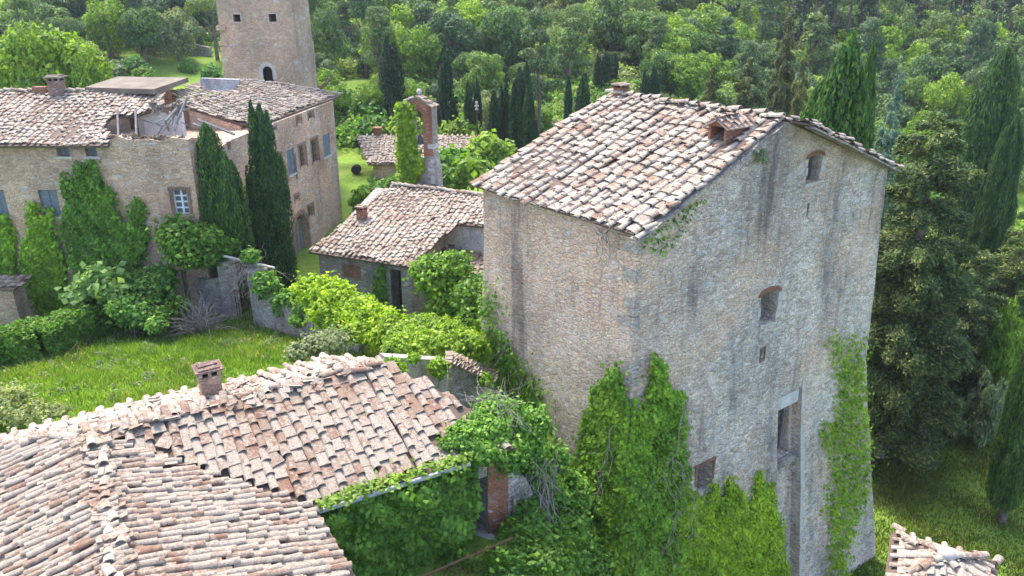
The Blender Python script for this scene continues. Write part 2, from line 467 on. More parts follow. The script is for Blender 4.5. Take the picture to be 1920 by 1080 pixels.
# ------------------------------------------------------------------ leaves, crowns
def leaf_quads(rng, Pt, N, size, aspect=.6, up=None, upw=0., fold=.18):
    n = len(Pt)
    N = N / (np.linalg.norm(N, axis=1, keepdims=True) + 1e-9)
    T = rng.normal(size=(n, 3))
    if up is not None: T = T * (1 - upw) + np.asarray(up) * upw * 1.6
    T = T - (T * N).sum(1, keepdims=True) * N
    T /= np.linalg.norm(T, axis=1, keepdims=True) + 1e-9
    B = np.cross(N, T)
    s = (size * rng.uniform(.65, 1.35, n))[:, None]
    o = fold * s * N
    V = np.stack([Pt - T * s * .5, Pt + B * s * .5 * aspect - o * .5, Pt + T * s * .5 + o * .3, Pt - B * s * .5 * aspect - o * .5], 1)
    return V
def sph(rng, n):
    d = rng.normal(size=(n, 3))
    return d / np.linalg.norm(d, axis=1, keepdims=True)
def blob_leaves(rng, C, R, n, size, aspect=.7, shell=.72, keep_in=.8, ragged=.12, flat=.0):
    C = np.asarray(C, float); R = np.asarray(R, float)
    if R.ndim == 1: R = np.stack([R, R, R], 1)
    w = (R[:, 0] * R[:, 1] + R[:, 1] * R[:, 2] + R[:, 0] * R[:, 2]); w = w / w.sum()
    k = rng.choice(len(C), n, p=w)
    d = sph(rng, n)
    rr = shell + (1 - shell) * rng.random(n) ** .6 + np.abs(rng.normal(size=n)) * ragged * (rng.random(n) < .35)
    Pt = C[k] + d * R[k] * rr[:, None]
    ok = np.ones(n, bool)
    for c, r in zip(C, R):                                # thin out what lies deep inside another lump
        q = (((Pt - c) / r) ** 2).sum(1)
        ok &= ~((q < keep_in ** 2 * .55) & (rng.random(n) < .85))
    Pt, d = Pt[ok], d[ok]
    N = d * .8 + rng.normal(size=d.shape) * .55 + np.array([0, 0, .35])
    V = leaf_quads(rng, Pt, N, size, aspect)
    return V
def trunk_mesh(rng, h, r, limbs=5, spread=2., top=.75, lean=.06):
    mb = MB()
    pts = [np.array([0, 0, -.6])]
    d = rng.normal(size=2) * lean
    for k in range(1, 6):
        pts.append(np.array([d[0] * h * k / 5 * .6 + rng.normal() * .06 * h / 8, d[1] * h * k / 5 * .6 + rng.normal() * .06 * h / 8, h * top * k / 5]))
    rr = [r * 1.35, r, r * .85, r * .7, r * .5, r * .25]
    mb.tube(pts, rr, 7)
    for k in range(limbs):
        a = 2 * PI * k / limbs + rng.random()
        i = rng.integers(2, 5)
        b = pts[i]
        e = b + np.array([math.cos(a) * spread, math.sin(a) * spread, h * (.12 + .22 * rng.random())])
        m = (b + e) / 2 + np.array([0, 0, -.08 * spread])
        mb.tube([b, m, e], [rr[i] * .6, rr[i] * .4, rr[i] * .12], 5)
    return mb.mesh('trunk', True)

def crown_broad(seed, R=3.2, H=8., n=3200, size=.42, nb=24, tall=1.0):
    rng = np.random.default_rng(seed)
    cz = H - R * tall
    C, RR = [np.array([0, 0, cz - R * .1])], [(R * .62, R * .62, R * .62 * tall)]
    for i in range(nb):
        d = sph(rng, 1)[0]
        if d[2] < -.75: d[2] *= -.6
        rr = R * rng.uniform(.2, .40)
        C.append(np.array([0, 0, cz]) + d * np.array([R * .78, R * .78, R * .72 * tall]) * rng.uniform(.82, 1.12))
        RR.append((rr, rr, rr * rng.uniform(.65, .9)))
    mb = MB()
    mb.quads(blob_leaves(rng, C, RR, n, size, .75, .7))
    return mb.mesh('crown'), trunk_mesh(rng, H, R * .075, 6, R * .6)
def crown_umbrella(seed, R=4., H=10., n=3600, size=.36):
    rng = np.random.default_rng(seed)
    C, RR = [], []
    for i in range(34):
        a = rng.random() * 2 * PI; q = math.sqrt(rng.random())
        rr = R * rng.uniform(.2, .3)
        C.append((math.cos(a) * R * .82 * q, math.sin(a) * R * .82 * q, H - R * .35 - (q ** 2) * R * .38 + rng.normal() * .1 * R))
        RR.append((rr, rr, rr * .62))
    mb = MB()
    mb.quads(blob_leaves(rng, C, RR, n, size, .45, .7))
    return mb.mesh('crown'), trunk_mesh(rng, H, R * .07, 7, R * .7, .72)
def crown_pine(seed, R=2.6, H=11., n=3000, size=.4):
    rng = np.random.default_rng(seed)
    C, RR = [], []
    for i in range(26):
        t = rng.random() ** .8
        z = H * (.42 + .56 * t)
        q = R * (1 - .75 * t ** 1.6) * math.sqrt(rng.random())
        a = rng.random() * 2 * PI
        rr = R * rng.uniform(.22, .36)
        C.append((math.cos(a) * q, math.sin(a) * q, z)); RR.append((rr * 1.15, rr * 1.15, rr * .6))
    mb = MB()
    mb.quads(blob_leaves(rng, C, RR, n, size, .45, .6))
    return mb.mesh('crown'), trunk_mesh(rng, H, R * .09, 8, R * .6, .92, .03)
def crown_cypress(seed, R=.9, H=9., n=5000, size=.34, lobes=1, rough=.2, prof_=(.35, .72, .95, 1, .82, .52, .30, .05), low=0.):
    rng = np.random.default_rng(seed)
    mb = MB()
    for L in range(lobes):
        off = np.zeros(2) if L == 0 else rng.normal(size=2) * R * .55
        hh = H if L == 0 else H * rng.uniform(.72, .93)
        rr = R if lobes == 1 else R * .72
        m = n // lobes
        t = low + (1 - low) * rng.random(m) ** .85
        a = rng.random(m) * 2 * PI
        prof = np.interp(t, [0, .06, .2, .45, .7, .87, .95, 1], prof_)
        tuft = (np.sin(a * 5 + L) * np.sin(t * 31 + 2 * np.sin(a * 3)) > .55) * rng.random(m) * .22
        strand = 1 + tuft + rough * np.sin(a * 7 + 3 * np.sin(t * 9 + L)) * .6 + rough * np.sin(a * 3 + t * 14) * .6 + rough * rng.normal(size=m) * .6
        q = rr * prof * strand * (1 - .35 * rng.random(m) ** 3)
        Pt = np.stack([off[0] + np.cos(a) * q, off[1] + np.sin(a) * q, t * hh], 1)
        N = np.stack([np.cos(a), np.sin(a), .35 + 0 * a], 1) + rng.normal(size=(m, 3)) * .45
        mb.quads(leaf_quads(rng, Pt, N, size, .38, (0, 0, 1), .7))
    tr = MB(); tr.tube([(0, 0, -.6), (0, 0, H * .1), (0.03, 0, H * .8)], [R * .22, R * .18, R * .03], 7)
    return mb.mesh('crown'), tr.mesh('trunk', True)
def crown_fluted(seed, R=1.5, H=9., n=34000, size=.2, tips=((0, 0, 1.),), strands=30, prof_=(.5, .72, .9, 1, .93, .72, .48, .1), low=0.):
    '''a cypress of many upright sprays packed round each tip: tips = (x, y, height share)'''
    rng = np.random.default_rng(seed); mb = MB(); m = n // len(tips)
    for (ox, oy, hs) in tips:
        hh = H * hs; rr = R * (1 if len(tips) == 1 else .8)
        pr = lambda t: np.interp(t, [0, .06, .2, .45, .7, .87, .95, 1], prof_)
        for k in range(strands):
            a = 2 * PI * k / strands * 2.62 + rng.normal() * .25; t0 = low + (1 - low) * rng.random() ** 1.2 * .72; t1 = min(1.0, t0 + rng.uniform(.22, .42))
            c = int(m / strands * .8); t = t0 + (t1 - t0) * rng.random(c) ** .9; s = (t - t0) / (t1 - t0)
            wd = rr * .27 * np.sin(PI * np.clip(s * .85 + .12, 0, 1)) ** .7 * (.45 + .55 * pr(t)) + .02
            q = rr * pr(t) * (.74 + .1 * s); off = sph(rng, c) * wd[:, None] * (.7 + .4 * rng.random(c))[:, None]
            Pt = np.stack([ox + np.cos(a) * q + off[:, 0], oy + np.sin(a) * q + off[:, 1], t * hh + off[:, 2] * .6], 1)
            mb.quads(leaf_quads(rng, Pt, off / wd[:, None] + np.array([math.cos(a) * .5, math.sin(a) * .5, .3]) + rng.normal(size=(c, 3)) * .35, size, .36, (0, 0, 1), .75))
        c = int(m * .2); t = low + (1 - low) * rng.random(c); a = rng.random(c) * 6.28; q = rr * pr(t) * .72 * rng.random(c) ** .3
        Pt = np.stack([ox + np.cos(a) * q, oy + np.sin(a) * q, t * hh], 1)
        mb.quads(leaf_quads(rng, Pt, np.stack([np.cos(a), np.sin(a), .3 + 0 * a], 1) + rng.normal(size=(c, 3)) * .4, size * 1.3, .5, (0, 0, 1), .6))
    tr = MB(); tr.tube([(0, 0, -.6), (0, 0, H * .12), (0.03, 0, H * .8)], [R * .2, R * .16, R * .03], 7)
    return mb.mesh('crown'), tr.mesh('trunk', True)
def crown_conifer(seed, R=3.4, H=17., n=26000, size=.34, z0=.12, whorls=24, droop=.25, dense=1., pw=.85):
    rng = np.random.default_rng(seed)
    mb = MB(); tr = MB()
    tr.tube([(0, 0, -.8), (0.05, 0, H * .1), (.12, .05, H * .45), (0, 0, H * .97)], [H * .026, H * .021, H * .013, .03], 9)
    B = []
    for w in range(whorls):
        t = (w + rng.random() * .7) / whorls
        z = H * (z0 + (1 - z0) * t)
        Lb = R * ((1 - t) ** pw * 1.0 + .06) * rng.uniform(.75, 1.15)
        k = max(4, int(6 * (1 - t) + 4))
        a0 = rng.random() * 6.28
        for j in range(k):
            a = a0 + 2 * PI * j / k + rng.normal() * .2
            B.append((z + rng.normal() * .25, a, Lb * rng.uniform(.65, 1.12)))
    wts = np.array([b[2] ** 1.5 for b in B]); wts /= wts.sum()
    cnt = (wts * n).astype(int) + 4
    for (z, a, L), m in zip(B, cnt):
        s = rng.random(m) ** .65
        lat = rng.normal(size=m) * L * .17 * (1.15 - s * .8)
        zz = z + L * .16 * s - droop * L * s ** 2.2 + rng.normal(size=m) * .10 * L ** .5 - np.abs(lat) * .25
        d = np.array([math.cos(a), math.sin(a)]); e = np.array([-d[1], d[0]])
        Pt = np.stack([d[0] * L * s + e[0] * lat, d[1] * L * s + e[1] * lat, zz], 1)
        N = rng.normal(size=(m, 3)) * .45 + np.array([d[0] * .3, d[1] * .3, .8])
        mb.quads(leaf_quads(rng, Pt, N, size, .42, (d[0], d[1], -.2), .55))
        if L > 1.2: tr.tube([(0, 0, z), (d[0] * L * .5, d[1] * L * .5, z + L * .07), (d[0] * L * .9, d[1] * L * .9, z + L * .13 - droop * L * .75)], [.012 * H ** .5 + .02 * L * .5, .03, .012], 4)
    return mb.mesh('crown'), tr.mesh('trunk', True)

# ------------------------------------------------------------------ roofs of tiles
def tile_templates(seg=6, r=.11, L=.5, th=.018):
    a = np.linspace(PI * .02, PI * .98, seg + 1)
    lo = np.stack([np.cos(a) * r, 0 * a, np.sin(a) * r * .86], 1)
    up = np.stack([np.cos(a) * r * .8, 0 * a + L, np.sin(a) * r * .8 * .8 - .02], 1)
    inn = np.stack([np.cos(a) * (r - th), 0 * a + .001, np.sin(a) * (r - th) * .85 - .004], 1)
    V = np.concatenate([lo, up, inn]); k = seg + 1
    F = [(i + 1, i, k + i, k + i + 1) for i in range(seg)] + [(i, i + 1, 2 * k + i + 1, 2 * k + i) for i in range(seg)]
    return V, np.array(F)
def pan_template(w, L, th=.03):
    V = np.array([(-w, 0, 0), (w, 0, 0), (w, L, 0), (-w, L, 0), (-w, 0, th), (w, 0, th), (w, L, th * .5), (-w, L, th * .5)], float)
    F = np.array([(4, 5, 6, 7), (0, 1, 5, 4), (1, 2, 6, 5), (3, 0, 4, 7)])
    return V, F
def noise2(u, v, seed=0):
    return (np.sin(u * 1.1 + seed) * np.sin(v * .9 + seed * 2.1) + .6 * np.sin(u * 2.3 + v * 1.3 + seed * .7) + .4 * np.sin(u * .47 - v * 2.1 + seed)) / 2.
class Plane:
    """a roof slope: origin, unit u along the eave, unit v up the slope, w out of it"""
    def __init__(s, O, u, up):
        s.O = np.asarray(O, float); s.u = unit(u); up = np.asarray(up, float)
        s.v = unit(up - np.dot(up, s.u) * s.u)
        s.w = unit(np.cross(s.u, s.v))
        if s.w[2] < 0: s.w = -s.w
    def uv(s, p):
        d = np.asarray(p) - s.O
        return np.array([np.dot(d, s.u), np.dot(d, s.v)])
    def px(s, x, y): return s.uv(Ppl(x, y, s.O, s.w))
    def at(s, u, v, w=0.): return s.O + s.u * u + s.v * v + s.w * w
def tiled(pl, poly, sp=.45, ex=.38, seg=6, seed=1, pans=True, jit=1., sag=.06, miss=.012, holes=(), r=None):
    rng = np.random.default_rng(seed)
    poly = [np.asarray(p) for p in poly]
    lo = np.min(poly, 0); hi = np.max(poly, 0)
    nu, nv = int((hi[0] - lo[0]) / sp) + 2, int((hi[1] - lo[1]) / ex) + 2
    U, V = np.meshgrid(lo[0] + sp * (np.arange(nu) + .3), lo[1] + ex * np.arange(nv), indexing='ij')
    rowj = rng.normal(size=nu) * .022 * jit
    V = V + (rng.random(nu) * ex * .5)[:, None]
    U = U + rowj[:, None] + .05 * noise2(V * .8, U * .5, seed) * jit
    mb = MB()
    r = r or sp * .24
    cov, cf = tile_templates(seg, r, ex * 1.22)
    pan, pf = pan_template(sp * .37, ex * 1.2)
    for kind in ((0, 1) if pans else (0,)):
        u = (U + (sp * .5 if kind else 0)).ravel(); v = V.ravel().copy()
        if kind: v = v + ex * .45
        n = len(u)
        u = u + rng.normal(size=n) * .012 * jit; v = v + rng.normal(size=n) * .028 * jit
        ok = inpoly(u, v + ex * .35, poly)
        for h in holes: ok &= ~inpoly(u, v + ex * .4, h)
        ok &= rng.random(n) > miss * (1 if kind == 0 else .5)
        u, v = u[ok], v[ok]; n = len(u)
        T, F = (pan, pf) if kind else (cov, cf)
        ang = rng.normal(size=n) * .035 * jit
        big = rng.random(n) < .03 * jit
        ang = ang + big * rng.normal(size=n) * .22
        tilt = .06 + rng.normal(size=n) * .02 * jit                      # lower end rides on the tile below
        roll = rng.normal(size=n) * .06 * jit
        sc = 1 + rng.normal(size=n) * .05 * jit
        w0 = sag * noise2(u * .55, v * .6, seed) + rng.normal(size=n) * .008 * jit + (-.012 if kind else .022) + big * .015
        x, y, z = T[None, :, 0] * sc[:, None], T[None, :, 1] + 0 * sc[:, None], T[None, :, 2] * sc[:, None]
        z = z + (ex * 1.2 - y) * tilt[:, None] + x * roll[:, None]
        ca, sa = np.cos(ang)[:, None], np.sin(ang)[:, None]
        x2, y2 = x * ca - y * sa, x * sa + y * ca
        uu, vv, ww = u[:, None] + x2, v[:, None] + y2, w0[:, None] + z
        G = pl.O + uu[..., None] * pl.u + vv[..., None] * pl.v + ww[..., None] * pl.w
        if np.dot(np.cross(pl.u, pl.v), pl.w) < 0: F = F[:, ::-1]
        mb.grid(G, F)
    return mb
def deck(pl, poly, th=.14, w=-.05):
    mb = MB()
    mb.prism([pl.at(p[0], p[1], w) for p in poly], -pl.w * th)
    return mb
def ridge_row(mb, pts, r=.14, L=.42, seed=0, seg=6, jit=1.):
    rng = np.random.default_rng(seed)
    for a, b in zip(pts[:-1], pts[1:]):
        a, b = np.asarray(a, float), np.asarray(b, float)
        D = np.linalg.norm(b - a); d = (b - a) / D
        s = unit(np.cross(d, (0, 0, 1))); up = np.cross(s, d)
        T, F = tile_templates(seg, r, L * 1.15)
        k = max(1, int(D / L))
        for i in range(k):
            if rng.random() < .04 * jit: continue
            o = a + d * (i * D / k) + s * rng.normal() * .03 * jit + up * (rng.normal() * .015 * jit + .01)
            an = rng.normal() * .09 * jit
            dd = d * math.cos(an) + s * math.sin(an); ss = s * math.cos(an) - d * math.sin(an)
            G = o + T[:, 0:1] * ss + T[:, 1:2] * dd + (T[:, 2:3] + (L - T[:, 1:2]) * .06) * up
            mb.add(G, F)
    return mb

# ------------------------------------------------------------------ walls with openings
class Face:
    """a vertical wall plane: origin, unit a along the wall (to the right seen from outside), z up, n outwards"""
    def __init__(s, O, a):
        s.O = np.asarray(O, float); s.a = unit((a[0], a[1], 0)); s.n = np.array([s.a[1], -s.a[0], 0])
    def px(s, x, y):
        p = Ppl(x, y, s.O, s.n); d = p - s.O
        return np.array([np.dot(d, s.a), p[2]])
    def at(s, u, z, o=0.):
        p = s.O + s.a * u + s.n * o
        return np.array([p[0], p[1], z])
    def outline(s, u0, u1, z0, z1, arch=0., o=0., k=8):
        pts = [s.at(u0, z0, o), s.at(u1, z0, o)]
        if arch <= 0: pts += [s.at(u1, z1, o), s.at(u0, z1, o)]
        else:
            c = (u0 + u1) / 2; h = (u1 - u0) / 2
            for i in range(k + 1):
                t = PI * i / k
                pts.append(s.at(c + h * math.cos(t), z1 - arch + arch * math.sin(t), o))
        return pts
    def cut(s, mb, u0, u1, z0, z1, depth, arch=0., out=.6, o=0.):
        mb.prism(s.outline(u0, u1, z0, z1, arch, o + out), -s.n * (depth + out))
    def slab(s, mb, u0, u1, z0, z1, o0, o1, arch=0.):
        mb.prism(s.outline(u0, u1, z0, z1, arch, o0), s.n * (o1 - o0))
    def arch_ring(s, mb, u0, u1, z1, arch, w, o0, o1, k=9):
        c = (u0 + u1) / 2; h = (u1 - u0) / 2
        for i in range(k):
            t0, t1 = PI * (i + .04) / k, PI * (i + .96) / k
            q = [s.at(c + (h + e) * math.cos(t), z1 - arch + (arch + e) * math.sin(t), o0) for e, t in ((0.005, t0), (w, t0), (w, t1), (0.005, t1))]
            mb.prism(q, s.n * (o1 - o0))
def win_rect(f, x0, y0, x1, y1):
    a, b = f.px(x0, y0), f.px(x1, y1)
    c, d = f.px(x0, y1), f.px(x1, y0)
    return (a[0] + c[0]) / 2, (b[0] + d[0]) / 2, (b[1] + c[1]) / 2, (a[1] + d[1]) / 2

# ------------------------------------------------------------------ the ground
def terrain():
    xs = np.unique(np.concatenate([np.arange(-30, 36, .6), np.arange(-70, 70, 2.), np.arange(-340, 341, 10.)]))
    ys = np.unique(np.concatenate([np.arange(4, 60, .6), np.arange(60, 130, 2.), np.arange(130, 421, 6.)]))
    X, Y = np.meshgrid(xs, ys, indexing='ij')
    Z = gz(X, Y)
    V = np.stack([X, Y, Z], -1).reshape(-1, 3)
    nx, ny = len(xs), len(ys)
    i, j = np.meshgrid(np.arange(nx - 1), np.arange(ny - 1), indexing='ij')
    b = (i * ny + j).ravel()
    mb = MB()
    mb.v.append(V); mb.n = len(V)
    F = np.stack([b, b + ny, b + ny + 1, b + 1], 1)
    mb.f.append(('G', 0, 1, len(V), F))
    return tag(mb.build('ground', M['ground'], None, True), kind='structure')
terrain()

# ------------------------------------------------------------------ chimneys
def chimney(parent, p, w, d, h, ax, mat, capmat, cap_over=.1, kind='vents', name='chimney'):
    """square stack at p (foot centre) with a tiled cap; ax = horizontal direction of its front's width"""
    p = np.asarray(p, float); s = unit((ax[0], ax[1], 0)); n = np.array([s[1], -s[0], 0]); A = [s, n, (0, 0, 1)]
    up = np.array([0, 0, 1.])
    mb = MB()
    mb.box(p + up * (h * .36 - .3), (w, d, h * .72 + .6), A)
    o = mb.build(name, mat, parent)
    mb = MB()
    mb.box(p + up * h * .74, (w * 1.12, d * 1.12, h * .05), A)
    for sx in (-.44, 0, .44):
        for sy in (-.42, .42):
            mb.box(p + s * w * sx + n * d * sy + up * h * .85, (w * .16, d * .16, h * .17), A)
    mb.build('vent_pillars', mat, o)
    c = MB()
    c.box(p + up * h * .80, (w * .8, d * .72, h * .05), A)
    c.build('flue', M['void'], o)
    c = MB()
    c.box(p + up * h * .955, (w + 2 * cap_over, d + 2 * cap_over, h * .05), A)
    rngc = np.random.default_rng(int(abs(p[0] * 100)))
    for k in range(3):
        q = p + up * (h * (1.0 + .035 * (k == 1))) + n * d * (k - 1) * .42
        c.box(q, ((w + cap_over) * rngc.uniform(.75, 1), d * .38, h * .045), [unit(s + n * rngc.normal() * .08), unit(n - s * rngc.normal() * .08), (0, 0, 1)])
    c.build('cap', capmat, o)
    return o

# ------------------------------------------------------------------ the tall tower house on the right
TA, TB, TC = np.array([3.63, 22.0]), np.array([14.4, 30.0]), np.array([-1.0, 27.4])
TD = TB + TC - TA
ta = unit(TB - TA); tc = unit(TC - TA)
tn = np.array([ta[1], -ta[0]]); tl = np.array([-tc[1], tc[0]])
LEV = [(-2.5, 1.95), (0, 1.75), (3, 1.3), (6, .9), (8, .58), (10, .34), (12, .25), (14.1, .17), (16, .06), (18.1, 0)]
def tower_ring(z, o):
    return [(*(TA + tn * o + tl * o * .45), z), (*(TB + tn * o + ta * o), z), (*(TD + ta * o + tc * o * .5), z), (*(TC + tl * o * .45 + tc * o * .5), z)]
def tower_solid():
    V, F = [], []
    rj = random.Random(5)
    lev = []
    for (z0, o0), (z1, o1) in zip(LEV[:-1], LEV[1:]):
        k = max(1, int(round((z1 - z0) / .8)))
        lev += [(z0 + (z1 - z0) * i / k, o0 + (o1 - o0) * i / k) for i in range(k)]
    lev.append(LEV[-1])
    for z, o in lev: V += [(x + rj.uniform(-.03, .03), y + rj.uniform(-.03, .03), zz) for x, y, zz in tower_ring(z, o)]   # worn, uneven corners
    n = len(lev)
    for k in range(n - 1):
        for i in range(4):
            j = (i + 1) % 4
            F.append((4 * k + i, 4 * k + j, 4 * k + 4 + j, 4 * k + 4 + i))
    F.append((3, 2, 1, 0))
    m0, m1 = (TA + TB) / 2, (TC + TD) / 2
    V += [(*m0, 20.50), (*m1, 20.50)]
    p, q = 4 * n, 4 * n + 1
    a, b, d, c = 4 * n - 4, 4 * n - 3, 4 * n - 2, 4 * n - 1
    F += [(a, b, p), (d, c, q), (b, d, q, p), (c, a, p, q)]
    return V, F
TV, TF = tower_solid()
TBVH = BVHTree.FromPolygons([Vector(v) for v in TV], TF)
def tower_hit(px, py):
    h = TBVH.ray_cast(Vector(CO), Vector(unit(ray(px, py))))
    return h if h[0] is not None else None
tower = thing('tower_house', 'tall weathered grey stone tower house with a sagging gabled tile roof and a flared foot', 'tower house', (*TA, 1.0))
mb = MB(); mb.add(TV, TF)
twall = mb.build('wall', M['tower_stone'], tower)
TFc = Face((TA[0], TA[1], 0), ta)
def tw(x0, y0, x1, y1):
    q = []
    for x, y in ((x0, y0), (x1, y0), (x0, y1), (x1, y1)):
        h = tower_hit(x, y)[0]; d = np.array(h) - TFc.O
        q.append((np.dot(d, TFc.a), h.z, np.dot(d, TFc.n)))
    return (q[0][0] + q[2][0]) / 2, (q[1][0] + q[3][0]) / 2, (q[2][1] + q[3][1]) / 2, (q[0][1] + q[1][1]) / 2, np.mean([k[2] for k in q])
cut = MB()
W1 = tw(1514, 291, 1538, 341)
W2 = tw(1426, 546, 1456, 606)
W3 = tw(1306, 869, 1336, 918)
NI = tw(1459, 737, 1500, 1070)
DO = tw(1460, 765, 1488, 868)
SL = tw(1513, 381, 1517, 406)
SL2 = tw(1430, 650, 1435, 676)
TFc.cut(cut, W1[0], W1[1], W1[2], W1[3], .38, .10)
TFc.cut(cut, W2[0], W2[1], W2[2], W2[3], .6, .12)
TFc.cut(cut, W3[0], W3[1], W3[2], W3[3], .9 - W3[4], .0, 3)
TFc.cut(cut, SL[0], SL[1], SL[2], SL[3], .5, 0)
TFc.cut(cut, SL2[0], SL2[1], SL2[2], SL2[3], .4, 0)
nb = .05
def wall_o(z): return float(np.interp(z, [l[0] for l in LEV], [l[1] for l in LEV]))
ND = .40
zz = [-1.5, 0, 3, 6, 8, NI[3]]
prof = [TFc.at(NI[0], zz[0], 4)] + [TFc.at(NI[0], z, wall_o(z) - ND) for z in zz] + [TFc.at(NI[0], zz[-1], 4)]
cut.prism(prof, TFc.a * (NI[1] - NI[0]))
bool_cut(twall, cut)
cut = MB()
od = wall_o((DO[2] + DO[3]) / 2) - ND
TFc.cut(cut, NI[0] + .05, NI[1] - .18, DO[2], DO[3], .9, 0, .3, od)
bool_cut(twall, cut)
# gable window
def tower_window(Wr, depth, shut, arch, brick, name='window', label=None):
    u0, u1, z0, z1, o = Wr
    sb = MB(); TFc.slab(sb, u0 - .03, u1 + .03, z0, z1 + .05, -depth - .06, -depth + .02)
    win = sb.build(name, shut, tower)
    if label: win['label'] = label
    b = MB(); TFc.arch_ring(b, u0 - .02, u1 + .02, z1 + .01, arch, .15, -.1, o + .03)
    b.build('arch', M['brick'], win)
    rngw = random.Random(int(u0 * 100))
    j = MB()
    h = (z1 - arch - z0) / 3
    for side in (0, 1):
        for k in range(3):
            w = rngw.uniform(.10, .30)
            if rngw.random() < (.55 if side == 0 else .25): continue
            a0, a1 = (u0 - w, u0 - .006) if side == 0 else (u1 + .006, u1 + w)
            TFc.slab(j, a0, a1, z0 + h * k + .012, z0 + h * (k + 1) - .012, -.2, o + .035)
    TFc.slab(j, u0 - .03, u1 + .1, z0 - .11, z0 - .006, -.2, o + .03)
    j.build('frame', brick, win)
    return win
w1 = tower_window(W1, .36, M['old_board'], .10, M['pale_stone'], label='small arched gable window with grey boards')
w2 = tower_window(W2, .58, M['wood_dark'], .12, M['pale_stone'], label='arched middle window with brick arch and dark boards')
pb = MB(); u0, u1, z0, z1, o = W2
for k in range(3): TFc.slab(pb, u0 + .03 + k * .2, u0 + .2 + k * .2, z0 + .02, z1 - .06, -.56 + .004 * k, -.52 + .004 * k)
pb.build('board', M['wood_dark'], w2)
bb = MB()
TFc.slab(bb, W2[0] + .1, W2[1] - .12, W2[2] - .58, W2[2] - .40, -.1, W2[4] + .04)
TFc.slab(bb, SL2[0] - .16, SL2[0] - .01, SL2[2], SL2[3], -.1, SL2[4] + .05)
bb.build('brick_patch', M['brick_pale'], w2)
u0, u1, z0, z1, o = W3
sb = MB(); TFc.slab(sb, u0 - .05, u1 + .05, z0 - .05, z1 + .05, W3[4] - .95, W3[4] - .85)
w3 = sb.build('window', M['void'], tower); w3['label'] = 'low square window half hidden by ivy'
j = MB()
for (a0, a1, b0, b1) in ((u0 - .1, u0 - .006, z0, z1), (u1 + .006, u1 + .09, z0, z1), (u0 - .12, u1 + .12, z1 + .006, z1 + .09)):
    TFc.slab(j, a0, a1, b0, b1, -.2, o + .02)
j.build('frame', M['brick'], w3)
# tall niche with its doorway, white lintel slab and leaning boards
u0, u1, z0, z1, o = DO
u0, u1 = NI[0] + .05, NI[1] - .18
sb = MB(); TFc.slab(sb, u0, u1, z0, z1, od - .88, od - .8)
dr = sb.build('door', M['void'], tower); dr['label'] = 'tall narrow doorway in a deep niche'  # near-black sheet at the back stands for shade in the doorway
sb = MB(); TFc.slab(sb, u0 + .02, u0 + .2, z0 + .03, z1 - .05, od - .5, od - .44); TFc.slab(sb, u1 - .13, u1 - .05, z0 + .03, z1 - .02, od - .3, od - .2)
sb.build('board', M['wood_grey'], dr)
sb = MB(); TFc.slab(sb, NI[0] + .01, NI[1] - .14, z1 + .01, NI[3] - .02, od - .1, wall_o(z1) - .06)
sb.build('lintel', M['white_plaster'], dr)
sb = MB(); TFc.slab(sb, NI[0] + .01, NI[1] - .02, z0 - .3, z0 - .02, od - .1, wall_o(z0) - .12)
sb.build('sill', M['grey_stone'], dr)
sb = MB(); rngw = random.Random(4); z = -.5
while z < NI[3]:
    h = rngw.uniform(.25, .5)
    of = float(np.interp(z, [l[0] for l in LEV], [l[1] for l in LEV]))
    of2 = float(np.interp(z + h, [l[0] for l in LEV], [l[1] for l in LEV]))
    ww = rngw.uniform(.14, .32)
    q = [TFc.at(NI[1] + .004, z, 0), TFc.at(NI[1] + .004, z, of + .03), TFc.at(NI[1] + .004, z + h - .02, of2 + .03), TFc.at(NI[1] + .004, z + h - .02, 0)]
    sb.prism(q, TFc.a * ww); z += h
sb.build('quoins', M['pale_stone'], dr)
qs = MB(); rq = random.Random(12); z = 5.0
while z < 17.6:
    h = rq.uniform(.28, .5); o1, o2 = wall_o(z), wall_o(z + h)
    if rq.random() < .6:
        L = rq.uniform(.35, .75); sw = rq.random() < .5; e = .02
        c1, c2 = TA + tn * o1 + tl * o1 * .45, TA + tn * o2 + tl * o2 * .45
        la, lc_ = (L, .25) if sw else (.25, L)
        def ring(c, zz_): return [(*(c + tn * e + tl * e), zz_), (*(c + ta * la + tn * e), zz_), (*(c + ta * la - tn * .2), zz_), (*(c + tc * lc_ + ta * .2), zz_), (*(c + tc * lc_ + tl * e), zz_)]
        A_, B_ = ring(c1, z), ring(c2, z + h - .03)
        qs.add(A_ + B_, [(4, 3, 2, 1, 0), (5, 6, 7, 8, 9)] + [(i, (i + 1) % 5, 5 + (i + 1) % 5, 5 + i) for i in range(5)])
    z += h
qs.build('quoins', M['quoin'], tower)
# roof
M0 = np.array([*((TA + TB) / 2), 20.57]); A3 = np.array([*TA, 18.16])
TP = Plane(A3, (*tc, 0), M0 - A3)
LAC = np.linalg.norm(TC - TA); vr = TP.uv(M0)[1]
tpoly = [(-.32, -.5), (LAC + .42, -.5), (LAC + .42, vr + .02), (-.32, vr + .02)]
dpoly = [(-.2, -.3), (LAC + .3, -.3), (LAC + .3, vr + .02), (-.2, vr + .02)]
troof = deck(TP, dpoly, .07, -.01).build('roof', M['deck'], tower)
tiles = tiled(TP, tpoly, .46, .40, 7, 11, True, 1.5, .06)
B3 = np.array([*TB, 18.16]); TP2 = Plane(B3, (*tc, 0), M0 - B3)
tpoly2 = [(-.32, -.4), (LAC + .42, -.4), (LAC + .42, vr - .02), (-.32, vr - .02)]
deck(TP2, [(-.2, -.25), (LAC + .3, -.25), (LAC + .3, vr - .02), (-.2, vr - .02)], .07, -.01).build('slope', M['deck'], troof)
ridge_row(tiles, [TP.at(-.35, vr, .08), TP.at(LAC + .4, vr, .08)], .15, .42, 3, 6, 2.)
